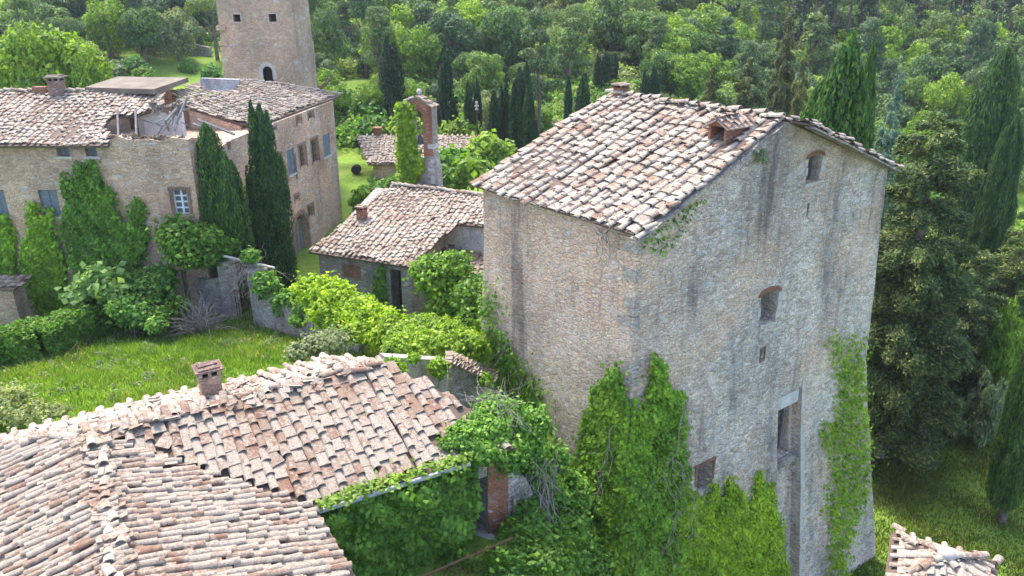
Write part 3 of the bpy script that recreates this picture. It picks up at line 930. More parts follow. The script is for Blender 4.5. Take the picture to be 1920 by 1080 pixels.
ridge_row(tiles, [TP2.at(-.26, -.4, .04), TP2.at(-.26, vr, .04)], .12, .4, 5, 6, 2.2)
ridge_row(tiles, [TP.at(-.28, -.5, .05), TP.at(-.28, vr, .05)], .11, .4, 6, 6, 1.6)
tiles.build('tiles', M['tile_pale'], troof)
tiled(TP2, tpoly2, .46, .40, 5, 12, True, 1.6, .05).build('tiles', M['tile_pale'], troof)
vg = MB()
rngv = random.Random(7)
for pl, k0 in ((TP, 0), (TP2, 1)):
    v = -.45
    while v < vr - .3:
        L = rngv.uniform(.3, .55)
        vg.box(pl.at(-.2 + rngv.uniform(-.05, .03), v + L / 2, -.10), (.38, L * .95, .06), [pl.u, pl.v, pl.w]); v += L
vg.build('verge_stones', M['grey_stone'], troof)
# dormer
dpx = TP.px(1343, 268); dp = TP.at(dpx[0], dpx[1])
DS, DU = np.array([*(-tc), 0.]), np.array([*ta, 0.])
def dpt(s, h, d): return dp + DS * s + DU * d + np.array([0, 0, h])
mb = MB(); mb.prism([dpt(-.36, -.35, 0), dpt(.36, -.35, 0), dpt(.36, .56, 0), dpt(0, .76, 0), dpt(-.36, .56, 0)], DU * 1.6)
dorm = mb.build('dormer', M['brick'], tower)
cut = MB(); cut.prism([dpt(-.26, .0, -.3), dpt(.26, .0, -.3), dpt(.26, .54, -.3), dpt(-.26, .54, -.3)], DU * 1.2)
bool_cut(dorm, cut)
mb = MB(); mb.box(dpt(0, .27, .82), (.5, .52, .04), [DS, (0, 0, 1), DU]); mb.build('opening', M['void'], dorm)  # near-black sheet painted in for the dark dormer inside
mb = MB()
for sg in (-1, 1):
    pl = Plane(dpt(sg * .5, .53, -.12), DU, dpt(0, .80, -.12) - dpt(sg * .5, .53, -.12))
    pol = [(0, 0), (1.45, 0), (1.45, .57), (0, .57)]
    T = tiled(pl, pol, .26, .30, 6, 30 + sg, True, .9, .01)
    mb.v += T.v
    for f in T.f:
        mb.f.append((f[0], f[1] + mb.n, *f[2:]))
    mb.n += T.n
    mb.prism([pl.at(p[0], p[1], -.02) for p in pol], -pl.w * .05)
ridge_row(mb, [dpt(0, .84, -.14), dpt(0, .84, 1.3)], .09, .36, 9, 6, 1.)
mb.build('dormer_roof', tilemat('orange_tile', [(0, (.28, .12, .07)), (.5, (.33, .20, .12)), (1, (.34, .26, .2))], .7, (.42, .36, .31), .5, .9), dorm)
cq = TP.at(LAC - .25, vr, 0.); chimney(tower, cq + np.array([0, 0, -.1]), .42, .42, .55, ta, M['brick'], M['tile'])

# ------------------------------------------------------------------ the low farmhouse in front
HL, HR = np.array([-9.65, 15.86, 15.1]), np.array([-3.61, 19.43, 15.1])
ha = unit(HR - HL); hn = np.array([ha[1], -ha[0], 0])
h3 = lambda v, dz: np.array([v[0], v[1], dz])
house = thing('farmhouse', 'low stone farmhouse with a broad lichen covered tile roof of two joined wings', 'house', (*(HL[:2] + hn[:2] * 2), 11))
HAF = Plane(HL, ha, h3(-hn * 3.55, 1.3)); HAB = Plane(HL, ha, h3(hn * 3.55, 1.3))
HBR = Plane(HL, hn, h3(-ha * 4.0, 1.3)); HBL = Plane(HL, hn, h3(ha * 4.0, 1.3))
E1 = HL + ha * 4.0 + hn * 3.55 + np.array([0, 0, -1.3])
BEND = 8.
pa = [HAF.uv(HL), HAF.uv(HR), HAF.px(804, 720), HAF.px(885, 768), HAF.px(965, 838), HAF.px(889, 860), HAF.uv(E1)]
pbk = [HAB.uv(HL), HAB.uv(HR), HAB.uv(HR) + np.array([.15, -1.8]), HAB.uv(HR) + np.array([-.5, -4.1]), HAB.uv(HL - ha * 4.4 - hn * 3.9 + np.array([0, 0, -1.43]))]
pbr = [HBR.uv(HL), HBR.uv(E1), HBR.uv(E1 + hn * BEND), HBR.uv(HL + hn * BEND)]
pbl = [HBL.uv(HL), HBL.uv(HL + hn * BEND), HBL.uv(HL + hn * BEND - ha * 4.4 + np.array([0, 0, -1.43])), HBL.uv(HL - ha * 4.4 - hn * 3.9 + np.array([0, 0, -1.43]))]
hroof = deck(HAF, pa, .12, -.03).build('roof', M['deck'], house)
hole = [HAF.px(842, 768), HAF.px(872, 758), HAF.px(880, 790), HAF.px(850, 800)]
tl1 = tiled(HAF, pa, .46, .40, 8, 21, True, 1.15, .07, .01, [hole])
ridge_row(tl1, [HL + (0, 0, .03), HAF.at(3.2, 0, -.05), HR + (0, 0, .03)], .11, .42, 8, 7, 2.4)
tl1.build('tiles', M['tile'], hroof)
for pl, po, sp, ex, sd, nm in ((HAB, pbk, .40, .40, 22, 'slope'), (HBR, pbr, .215, .42, 23, 'slope'), (HBL, pbl, .215, .42, 24, 'slope')):
    sl = deck(pl, po, .12, -.03).build(nm, M['deck'], hroof)
    tt = tiled(pl, po, sp, ex, 7, sd, True, 1.25 if sd != 22 else 1.9, .055, .008, (), .092 if sd != 22 else .1)
    tt.build('tiles', M['tile'] if sd != 22 else M['tile_pale'], hroof)
rr = MB()
ridge_row(rr, [HL + hn * BEND + (0, 0, .05), HL + (0, 0, .05)], .105, .42, 4, 7, 2.6)
ridge_row(rr, [HL - ha * 4.4 - hn * 3.9 + (0, 0, -1.36), HL + (0, 0, .05)], .12, .42, 14, 7, 1.8)
rr.build('ridge_tiles', M['tile_pale'], hroof)
sb = MB(); rngb = np.random.default_rng(77)     # broken pieces lying on the slopes
for k in range(46):
    if k < 16: p = HL + hn * rngb.uniform(0, 5.5) + ha * rngb.normal() * .22 + np.array([0, 0, .12]); w = np.array([0, 0, 1.])
    elif k < 30: p = HAF.at(rngb.uniform(.4, 6.8), rngb.uniform(-.4, -.1), .12); w = HAF.w
    else: p = HAB.at(rngb.uniform(0, 6.5), rngb.uniform(-3.2, -.1), .15); w = HAB.w
    a = rngb.random() * 3.14
    s = unit(np.cross((math.cos(a), math.sin(a), .2 * rngb.normal()), w)); q = np.cross(w, s)
    sb.box(p, (rngb.uniform(.12, .34), rngb.uniform(.1, .22), .03), [s, unit(q + w * rngb.normal() * .15), w])
sb.build('broken_tiles', M['tile'], hroof)
mb = MB()
prof = [(-3.4, 9.5), (3.3, 9.5), (3.3, 13.72), (0, 14.9), (-3.4, 13.7)]
mb.prism([HL + hn * q + np.array([0, 0, z - 15.1]) + ha * .1 for q, z in prof], ha * (np.linalg.norm(HR - HL) - .2))
hw = mb.build('wall', M['grey_stone'], house)
mb = MB(); prof = [(-3.6, 9.5), (3.72, 9.5), (3.72, 13.74), (0, 14.9), (-3.6, 13.74)]
mb.prism([HL + ha * q + np.array([0, 0, z - 15.1]) + hn * 3.34 for q, z in prof], hn * (BEND - 3.6))
mb.build('wall', M['grey_stone'], house)
HF = Face(HL + hn * 3.32, ha)
HU = np.linalg.norm(HR - HL)
mb = MB(); mb.prism([HF.at(HU - .08, 9.5), HF.at(9.9, 9.5), HF.at(9.9, 11.9), HF.at(9.7, 12.4), HF.at(9.35, 12.55), HF.at(9.2, 13.1), HF.at(8.8, 13.3), HF.at(HU - .08, 13.66)], -hn * 1.7)
fw = mb.build('wall', M['grey_stone'], house); fw['label'] = 'front wall end with brick doorway'
d0, d1, dz0, dz1 = win_rect(HF, 876, 905, 914, 1002)
cut = MB(); HF.cut(cut, d0, d1, 10.98, dz1 + .1, 1.2); bool_cut(fw, cut)
mb = MB(); HF.slab(mb, d0 + .02, d1 - .02, 11.0, dz1 + .08, -1.15, -1.1)
hd = mb.build('door', M['void'], house)  # near-black sheet for the dark interior; the leaf is separate
mb = MB(); dd = unit(ha * .75 - hn * .66)
c0 = HF.at(d1 - .34, 11.95, -.28)
for k in range(3): mb.box(c0 + dd * (k - 1) * .165 + hn * .006 * k, (.158, .045, 1.75), [dd, (-dd[1], dd[0], 0), (0, 0, 1)])
mb.build('door_leaf', M['wood_grey'], hd)
mb = MB(); HF.slab(mb, d1 + .006, d1 + .62, 10.9, 13.3, -.3, .03); HF.slab(mb, d0 - .22, d0 - .006, 10.9, 12.0, -.3, .03)
mb.build('jamb', M['brick'], hd)
mb = MB(); HF.slab(mb, d0 - .1, d1 + .1, 10.95, 11.08, -.3, .35); mb.build('doorstep', M['pale_stone'], hd)
mb = MB(); mb.tube([HF.at(d1 + .78, 11.0, .06), HF.at(d1 + .78, 12.0, .06)], .05, 8); mb.build('downpipe', M['tile'], house)
mb = MB(); pg = [HAF.at(*(HAF.px(592, 957) + np.array([0, -.02])), -.05), HAF.at(*(HAF.px(880, 865) + np.array([0, -.04])), -.05)]
mb.tube(pg, .06, 8); mb.build('gutter', M['zinc'], house)
cpx = HAB.px(397, 742); chimney(house, HAB.at(cpx[0], cpx[1], -.1), .52, .42, 1.0, ha, M['palace_stone'], M['brick_pale'], .10)

# rusty railing before the door
R0, R1 = Pz(752, 1098, 11.95), Pz(962, 1008, 11.95)
rail = thing('iron_railing', 'rusty iron railing with a scroll standing before the ivied farmhouse wall', 'railing', (R0[0], R0[1], 10.95))
mb = MB(); mb.tube([R0, R1], .028, 6); mb.build('handrail', M['iron'], rail)
mb = MB(); rd = unit(R1 - R0); RL = np.linalg.norm(R1 - R0)
for k in range(int(RL / .14) + 1):
    p = R0 + rd * k * .14; mb.tube([p - (0, 0, .95), p], .011, 5)
mb.tube([R0 - (0, 0, .85), R1 - (0, 0, .85)], .018, 5); mb.build('bars', M['iron'], rail)
mb = MB(); c = R0 + rd * RL * .42 - np.array([0, 0, .4])
mb.tube([c + rd * (.36 - .028 * t) * math.cos(t * .75) + np.array([0, 0, 1]) * (.36 - .028 * t) * math.sin(t * .75) + np.array([0, -.03, 0]) for t in range(12)], .014, 5)
mb.build('scroll', M['iron'], rail)

# ------------------------------------------------------------------ chapel house in the middle
QE1, QE2 = np.array([-10.7, 40.0, 11.3]), np.array([-5.18, 37.6, 11.3])
qe = unit(QE2 - QE1); qb = np.array([-qe[1], qe[0], 0])
QP = Plane(QE1, qe, h3(qb * 6.34, 2.2))
chap = thing('chapel_house', 'low stone chapel building with a long tiled roof behind the leafy garden wall', 'house', (*(QE1[:2] + qe[:2] * 3), 8.5))
rl = QP.px(735, 347); vrq = rl[1]
qpoly = [QP.uv(QE1) + np.array([-.1, -.1]), QP.px(767, 500), QP.px(857, 420), QP.px(905, 424), np.array([13.2, QP.px(905, 424)[1]]), np.array([13.2, vrq]), np.array([rl[0], vrq])]
qroof = deck(QP, qpoly, .12, -.02).build('roof', M['deck'], chap)
tt = tiled(QP, qpoly, .345, .34, 5, 41, True, 1.3, .07, .012)
ridge_row(tt, [QP.at(rl[0], vrq, .06), QP.at(13.2, vrq, .06)], .14, .42, 42, 5, 1.5)
tt.build('tiles', M['tile_pale'], qroof)
def along(pf, u0, u1, O, e, b, z):
    return [O + e * u0 + b * q + np.array([0, 0, zz - O[2]]) for q, zz in pf], e * (u1 - u0)
qu = QP.px(767, 500)[0] - .15
mb = MB(); mb.prism(*along([(.3, 7.5), (.3, 11.28), (6.2, 13.3), (12.5, 11.2), (12.5, 7.5)], .25, qu, QE1, qe, qb, 0))
qw = mb.build('wall', M['grey_stone'], chap)
v1 = QP.px(880, 422)[1]; b1 = v1 * math.cos(math.atan2(2.2, 6.34)) + .25
mb = MB(); mb.prism(*along([(b1, 7.5), (b1, 11.25 + b1 * .347 - .1), (6.2, 13.3), (12.5, 11.2), (12.5, 7.5)], qu + .02, 13., QE1, qe, qb, 0))
qw2 = mb.build('wall', M['plaster'], chap)
QF2 = Face(QE1 + qb * b1, qe)
w = win_rect(QF2, 840, 458, 853, 476)
cut = MB(); QF2.cut(cut, *w, .4); bool_cut(qw2, cut)
mb = MB(); QF2.slab(mb, w[0], w[1], w[2], w[3], -.38, -.34); qwn = mb.build('window', M['wood_grey'], chap)
mb = MB(); QF2.slab(mb, w[0] - .12, w[0] - .005, w[2], w[3], -.1, .03); QF2.slab(mb, w[0] - .14, w[1] + .14, w[3] + .005, w[3] + .13, -.1, .03); mb.build('frame', M['pale_stone'], qwn)
QF = Face(QE1 + qb * .3, qe)
w = win_rect(QF, 733, 506, 753, 575)
cut = MB(); QF.cut(cut, w[0], w[1], 8, w[3], .9); bool_cut(qw, cut)
mb = MB(); QF.slab(mb, w[0], w[1], 8, w[3], -.88, -.84); mb.build('door', M['wood_dark'], chap)
w = win_rect(QF, 645, 497, 676, 520)
mb = MB(); QF.slab(mb, *w, -.1, .03); mb.build('brick_patch', M['brick'], chap)
LO = Pz(792, 512, 10.2); LP = Plane(LO, qe, h3(qb * 6.34, 2.6))
lpo = [np.array([0, 0]), np.array([6.5, 0]), np.array([6.5, 2.6]), np.array([.6, 2.6])]
lr = deck(LP, lpo, .1, -.02).build('lean_to_roof', M['deck'], chap); tiled(LP, lpo, .4, .38, 5, 44, True, 1.3, .03).build('tiles', M['tile'], lr)
mb = MB(); mb.prism([LO + qe * .2 + qb * .25 + (0, 0, -2.6), LO + qe * 6.4 + qb * .25 + (0, 0, -2.6), LO + qe * 6.4 + qb * .25 + (0, 0, -.02), LO + qe * .2 + qb * .25 + (0, 0, -.02)], qb * 1.7)
mb.build('wall', M['grey_stone'], chap)
q = QP.px(679, 411); chimney(chap, QP.at(q[0], q[1], -.05), .45, .42, .8, qe, M['brick'], M['tile'], .08)

# ------------------------------------------------------------------ bell gable and bell
bd = unit((.93, -.37, 0)); BG = P(789, 346, 47.2); BGO = np.array([BG[0], BG[1], 0]) - bd * 1.05
BF = Face(BGO, bd)
bell_g = thing('bell_gable', 'crumbling brick bell gable with an arched opening and a ball on top', 'bell gable', (BG[0], BG[1], 8.5))
zt = P(783, 183, 47.2)[2]
mb = MB(); n_ = -BF.n * .62
mb.prism([BF.at(-.55, 8.2), BF.at(2.45, 8.2), BF.at(2.2, 14.1), BF.at(2.0, 15.0), BF.at(2.0, zt - .5), BF.at(1.05, zt), BF.at(.05, zt - .45), BF.at(.0, 14.4)], n_)
bw = mb.build('wall', M['grey_stone'], bell_g)
cut = MB(); BF.cut(cut, .62, 1.36, zt - 3.6, zt - .75, 1.2, .36); bool_cut(bw, cut)
mb = MB(); mb.prism([BF.at(.03, 14.6, .03), BF.at(1.97, 14.9, .03), BF.at(1.97, zt - .55, .03), BF.at(1.05, zt - .06, .03), BF.at(.08, zt - .5, .03)], -BF.n * .1)
bp = mb.build('brick_facing', M['brick'], bell_g)
cut = MB(); BF.cut(cut, .62, 1.36, zt - 3.6, zt - .75, 1.2, .36); bool_cut(bp, cut)
mb = MB(); BF.arch_ring(mb, .61, 1.37, zt - .74, .36, .26, -.66, .05, 11); mb.build('arch', M['brick'], bell_g)
mb = MB(); rngw = random.Random(3); z = 13.2
for k in range(9):
    h = rngw.uniform(.2, .36)
    if rngw.random() < .7: BF.slab(mb, 2.02 - rngw.uniform(.2, .42), 2.06, z, z + h - .02, -.66, .045)
    z += h
mb.build('quoins', M['pale_stone'], bell_g)
mb = MB()
for (ua, za, ub, zb) in ((-.15, zt - .5, 1.06, zt + .05), (2.2, zt - .52, 1.06, zt + .05)):
    for o in (.05, -.2, -.45): ridge_row(mb, [BF.at(ua, za, o), BF.at(ub, zb, o)], .15, .38, int(o * 100) + 50, 5, 1.5)
mb.build('cap_tiles', M['tile'], bell_g)
def lathe(mb, c, prof, seg=12):
    V = [c + np.array([r * math.cos(2 * PI * k / seg), r * math.sin(2 * PI * k / seg), z]) for r, z in prof for k in range(seg)]
    F = [(i * seg + k, i * seg + (k + 1) % seg, (i + 1) * seg + (k + 1) % seg, (i + 1) * seg + k) for i in range(len(prof) - 1) for k in range(seg)]
    mb.add(V, F)
mb = MB(); lathe(mb, BF.at(1.05, zt + .08, -.3), [(.0, 0), (.12, 0), (.08, .06), (.14, .12), (.17, .22), (.14, .32), (.06, .38), (0, .39)]); mb.build('finial', M['plaster'], bell_g, True)
bell = thing('bell', 'small dark bell hanging in the arch of the bell gable', 'bell', tuple(BF.at(1.0, zt - 2.6, -.3)))
mb = MB(); lathe(mb, BF.at(1.0, zt - 2.75, -.3), [(.27, 0), (.24, .06), (.18, .2), (.15, .38), (.1, .46), (0, .48)], 14); mb.build('bell_body', M['bronze'], bell, True)
mb = MB(); mb.tube([BF.at(.6, zt - 2.2, -.3), BF.at(1.38, zt - 2.2, -.3)], .06, 6); mb.tube([BF.at(1., zt - 2.3, -.3), BF.at(1., zt - 2.2, -.3)], .04, 6); mb.build('yoke', M['wood_grey'], bell)

# ------------------------------------------------------------------ outbuilding behind
OB = P(691, 307, 66.); OP = Plane(OB, (1, .02, 0), (0, 4.6, 1.5))
ob = thing('outbuilding', 'long low barn with a tiled roof behind the bell gable', 'barn', (OB[0] + 3, OB[1], 8.6))
opo = [OP.px(690, 308), OP.px(822, 308), OP.px(876, 290), OP.px(916, 258), np.array([OP.px(916, 258)[0], OP.px(668, 255)[1]]), OP.px(668, 255)]
orf = deck(OP, opo, .12, -.02).build('roof', M['deck'], ob); tiled(OP, opo, .42, .42, 4, 51, True, 1.3, .08).build('tiles', M['tile_far'], orf)
mb = MB(); xo = OB[0]; yo = OB[1]
mb.prism([(xo + .3, yo + .35, 7.6), (xo + .3, yo + .35, OB[2] - .05), (xo - .3, yo + 4.6, OB[2] + 1.4), (xo - .5, yo + 8, OB[2] + .4), (xo - .5, yo + 8, 7.6)], (8.6, 0, 0))
obw = mb.build('wall', M['palace_stone'], ob)
mb = MB(); mb.box((xo + .1, yo + 4.8, OB[2] + 1.6), (.6, .6, 1.0)); mb.box((xo + .1, yo + 4.8, OB[2] + 2.15), (.8, .8, .1)); mb.build('chimney', M['brick'], ob)
bar = ground_hit(673, 327) + np.array([0, 0, .35])
round_object = thing('round_object', 'small dark round object by the corner of the low barn', 'round_object', tuple(bar))  # unidentified dark round object, shaped as a cask
mb = MB(); mb.tube([bar + (-.2, -.35, .1), bar + (-.2, .0, .12), bar + (-.2, .35, .1)], [.36, .42, .36], 12); mb.build('body', M['wood_dark'], round_object)
mb = MB()
for k in (-.3, .3): mb.tube([bar + (-.2, k - .03, .1), bar + (-.2, k + .03, .1)], .40, 12)
mb.build('hoop', M['iron'], round_object)
ap = P(895, 280, 60.)
mast = thing('aerial_mast', 'thin rusty aerial mast rising beside the cypresses over the barn roof', 'mast', (ap[0], ap[1], 9))
mb = MB(); zt2 = P(893, 205, 60.)[2]; mb.tube([(ap[0], ap[1], 8.5), (ap[0], ap[1], zt2)], .06, 6); mb.build('pole', M['iron'], mast)
mb = MB()
for dz, l in ((.1, .12), (.35, .16), (.6, .1)): mb.tube([(ap[0] - l, ap[1], zt2 - .1 + dz), (ap[0] + l, ap[1], zt2 - .1 + dz)], .06, 5)
mb.tube([(ap[0], ap[1], zt2 - .05), (ap[0], ap[1], zt2 + .6)], .06, 5); mb.build('aerial', M['pale_stone'], mast)

# ------------------------------------------------------------------ the big manor on the left
LC = np.array([-15.3, 37.5, 0.])
PF = Face(np.array([-33.0, 37.5, 0]), (1, 0)); PR = Face(LC, (3.1, 17.5))
man = thing('manor_house', 'large two winged stone manor with a partly collapsed tiled roof', 'manor', (-18, 40, 8.5))
pd = PR.a; pn = PR.n
ztop = 17.62
mb = MB(); mb.prism([(-33, 37.5, 7), (-19.3, 37.5, 7), (-19.3, 37.5, 17.5), (-33, 37.5, 17.5)], (0, 9, 0))
wl = mb.build('wall', M['palace_stone'], man)
# ruined bay: front wall with an uneven top, floor, plastered back wall
top = [(-19.29, 17.55), (-18.6, 17.85), (-18.0, 17.66), (-17.2, 17.72), (-16.6, 17.6), (-16.1, 17.8), (-15.31, 17.7)]
mb = MB(); mb.prism([(-19.29, 37.51, 7), (-15.3, 37.5, 7)] + [(x, 37.5, z) for x, z in top[::-1]], (0, .55, 0))
wf = mb.build('wall', M['palace_stone'], man); wf['label'] = 'roofless front wall with ragged top'
mb = MB(); mb.prism([(-19.28, 38.06, 7), (-15.4, 38.06, 7), (-15.0, 40.9, 7), (-19.28, 40.9, 7)], (0, 0, 8.4)); mb.build('floor', M['wood_brown'], man)
mb = MB(); mb.prism([(-19.28, 40.92, 7), (-16.9, 40.92, 7), (-16.9, 40.92, 18.35), (-18.2, 40.92, 18.55), (-19.28, 40.92, 18.45)], (0, .4, 0)); wi = mb.build('inner_wall', M['white_plaster'], man)
IF = Face((-19.28, 40.92, 0), (1, 0)); w = win_rect(IF, 243, 222, 271, 262)
cut = MB(); IF.cut(cut, w[0], w[1], w[2] - .4, w[3], .3); bool_cut(wi, cut)
mb = MB(); IF.slab(mb, w[0] - .1, w[1] + .1, w[2] - .4, w[3] + .1, -.39, -.36); mb.build('inner_door', M['wood_brown'], wi)
mb = MB()
for k, x in enumerate((222, 256)):
    a = P(x, 262, 38.6); b = P(x + (18 if k == 3 else -2), 205, 40.2); mb.tube([a, b], .055, 6)
mb.build('roof_post', M['wood_grey'], wi)
# right wing
fw_pts = lambda u, z: PR.at(u, z)
Ufar = 17.8
mb = MB(); mb.prism([PR.at(4.0, 7), PR.at(Ufar, 7), PR.at(Ufar, 16.95), PR.at(4.0, 16.95)], -pn * 9.5)
wr = mb.build('wall', M['palace_stone'], man)
mb = MB(); mb.prism([PR.at(.02, 7), PR.at(3.99, 7), PR.at(3.99, 16.95), PR.at(2.8, 16.8), PR.at(1.6, 17.2), PR.at(.8, 17.45), PR.at(.02, 17.7)], -pn * .55)
wr2 = mb.build('wall', M['palace_stone'], man)
RO = P(637, 178, 56.6); RO[2] = 17.1
RP = Plane(RO, -pd, (-pn[0] * 6, -pn[1] * 6, 2.0))
rpo = [RP.px(640, 178), RP.px(504, 227), RP.px(452, 231), RP.px(355, 200), RP.px(322, 174), RP.px(370, 161), RP.px(418, 148), RP.px(459, 150), RP.px(530, 160)]
rhole = [RP.px(372, 163), RP.px(404, 150), RP.px(452, 157), RP.px(447, 168), RP.px(400, 177)]
rroof = MB(); rroof.prism([RP.at(p[0], p[1], -.04) for p in [rpo[0], rpo[1], rpo[2], rpo[3], RP.px(400, 178), RP.px(447, 169), rpo[8]]], -RP.w * .12)
rroof = rroof.build('roof', M['deck'], man)
tt = tiled(RP, rpo, .36, .37, 4, 61, True, 1.4, .10, .03, [rhole])
ridge_row(tt, [RP.at(*RP.px(640, 178), .05), RP.at(*RP.px(530, 160), .05), RP.at(*RP.px(459, 151), .05)], .14, .42, 62, 5, 1.5)
tt.build('tiles', M['tile_far'], rroof)
mb = MB()          # gable masonry closing the wing below the roof edge, seen across the ruined bay
q = [RP.at(*p, -.18) for p in (RP.px(452, 231), RP.px(355, 200), RP.px(322, 174))]
mb.prism([(p[0], p[1], p[2]) for p in q] + [(q[2][0], q[2][1], 14.5), (q[1][0], q[1][1], 14.5), (q[0][0], q[0][1], 14.5)], (-.12, .55, 0))
mb.build('broken_gable', M['palace_stone'], man)
mb = MB(); q = [RP.at(*p, -.3) for p in (RP.px(374, 166), RP.px(446, 160))]
mb.prism([q[0], q[1], q[1] + (0, .6, .55), q[0] + (0, .6, .8)], (0, .4, 0)); mb.build('inner_wall', M['plaster'], man)
# left wing roof
PO = np.array([-19.2, 37.05, 17.5]); LP2 = Plane(PO, (1, 0, 0), (0, 6, 1.75))
lp = [np.array([-14., 0]), LP2.px(201, 272), LP2.px(206, 262), LP2.px(193, 238), LP2.px(208, 219), LP2.px(259, 215), LP2.px(297, 201), LP2.px(309, 176), LP2.px(160, 172), np.array([-14., LP2.px(160, 172)[1]])]
lroof = deck(LP2, lp, .12, -.03).build('roof', M['deck'], man)
tt = tiled(LP2, lp, .345, .36, 5, 63, True, 1.3, .10, .012)
ridge_row(tt, [LP2.at(-14, lp[9][1], .05), LP2.at(*LP2.px(160, 172), .05)], .14, .42, 64, 5, 1.5)
tt.build('tiles', M['tile_pale'], lroof)
mb = MB(); rngb = np.random.default_rng(5)       # splintered rafters and battens hanging at the hole
for k in range(10):
    x, y = rngb.uniform(305, 348), rngb.uniform(198, 236)
    a = P(x, y, rngb.uniform(39, 41.5)); d = unit((rngb.normal() * .8, rngb.normal() * .5, rngb.normal() * .6 - .5))
    mb.tube([a, a + d * rngb.uniform(.4, 1.1)], rngb.uniform(.03, .06), 5)
for (x0, y0, x1, y1) in ((370, 224, 440, 252), (362, 232, 400, 246), (352, 182, 330, 232), (333, 202, 312, 226), (196, 236, 190, 262)):
    mb.tube([P(x0, y0, 39.6), P(x1, y1, 39.2)], .07, 5)
mb.build('broken_rafters', M['wood_grey'], lroof)
mb = MB()
for k in range(70):
    x, y = (rngb.uniform(285, 350), rngb.uniform(192, 214)) if k < 40 else (rngb.uniform(200, 350), rngb.uniform(256, 262))
    p = P(x, y, 40.2 if k < 40 else 37.75); s = unit(rngb.normal(size=3)); q = unit(np.cross(s, rngb.normal(size=3))); mb.box(p, (.36, .2, .05), [s, q, np.cross(s, q)])
mb.build('broken_tiles', M['tile'], lroof)
sz = 19.16
sl = [Pz(160, 173, sz), Pz(289, 177, sz), Pz(354, 154, sz), Pz(222, 152, sz)]
mb = MB(); mb.prism(sl, (0, 0, .26)); slab = mb.build('flat_roof_slab', M['concrete'], man)
c = sum(sl) / 4
mb = MB(); mb.prism([c + (p - c) * .55 + (0, .8, -.02) for p in sl], (0, 0, -1.9)); mb.build('attic_wall', M['palace_stone'], man)
q = LP2.px(112, 172); chimney(man, LP2.at(q[0], q[1] - .2, -.1), .66, .55, .98, (1, 0), M['brick_pale'], M['tile'], .12)
mb = MB(); mb.box(LP2.at(*LP2.px(78, 172), .1), (.7, .4, .35)); mb.build('chimney_stump', M['brick'], man)
# front windows
cl = MB(); wspec = []
for i, (x0, y0, x1, y1, kind) in enumerate(((106, 273, 129, 293, 's'), (159, 271, 181, 293, 's'), (76, 356, 111, 406, 's'), (-14, 356, 12, 404, 's'))):
    w = win_rect(PF, x0, y0, x1, y1); PF.cut(cl, *w, .35); wspec.append((w, kind, y0))
bool_cut(wl, cl)
w5 = win_rect(PF, 325, 357, 354, 402)
cl = MB(); PF.cut(cl, *w5, .3); bool_cut(wf, cl)
def shutters(F, w, parent, mat, dep=.12, name='window', lab=None, slats=7):
    u0, u1, z0, z1 = w
    mb = MB(); F.slab(mb, u0 - .02, u1 + .02, z0 - .02, z1 + .02, -.34, -.3)
    o = mb.build(name, M['void'], parent)
    if lab: o['label'] = lab
    m = (u0 + u1) / 2
    for a, b in ((u0 + .02, m - .012), (m + .012, u1 - .02)):
        s = MB(); F.slab(s, a, a + .05, z0 + .02, z1 - .02, -dep - .05, -dep); F.slab(s, b - .05, b, z0 + .02, z1 - .02, -dep - .05, -dep)
        F.slab(s, a + .052, b - .052, z0 + .02, z1 - .02, -dep - .05, -dep - .02)
        n = slats
        for k in range(n):
            za = z0 + .06 + (z1 - z0 - .12) * k / n
            F.slab(s, a + .054, b - .054, za, za + (z1 - z0) / n * .55, -dep - .018, -dep - .002)
        s.build('shutter', mat, o)
    s = MB(); F.slab(s, u0 - .12, u1 + .12, z0 - .13, z0 - .004, -.1, .07); s.build('sill', M['pale_stone'], o)
    return o
for w, k, y0 in wspec: shutters(PF, w, man, M['shutter'], .1 if y0 > 300 else .2)
def paned(F, w, parent, frame, nx=2, nz=4, lab=None):
    u0, u1, z0, z1 = w
    mb = MB(); F.slab(mb, u0, u1, z0, z1, -.28, -.22); o = mb.build('window', M['glass'], parent)
    if lab: o['label'] = lab
    s = MB(); t = .045
    for k in range(nx + 1):
        u = u0 + (u1 - u0) * k / nx; F.slab(s, max(u0, u - t), min(u1, u + t), z0, z1, -.218, -.17)
    for k in range(nz + 1):
        z = z0 + (z1 - z0) * k / nz; F.slab(s, u0, u1, max(z0, z - t * .8), min(z1, z + t * .8), -.216, -.175)
    s.build('frame', frame, o)
    s = MB(); F.slab(s, u0 - .14, u0 - .005, z0, z1, -.1, .03); F.slab(s, u1 + .005, u1 + .14, z0, z1, -.1, .03); F.slab(s, u0 - .16, u1 + .16, z1 + .005, z1 + .16, -.1, .03)
    s.build('surround', M['brick_pale'], o)
    return o
paned(PF, w5, man, M['white_paint'], 2, 4, 'white framed paned window beside the cypress')
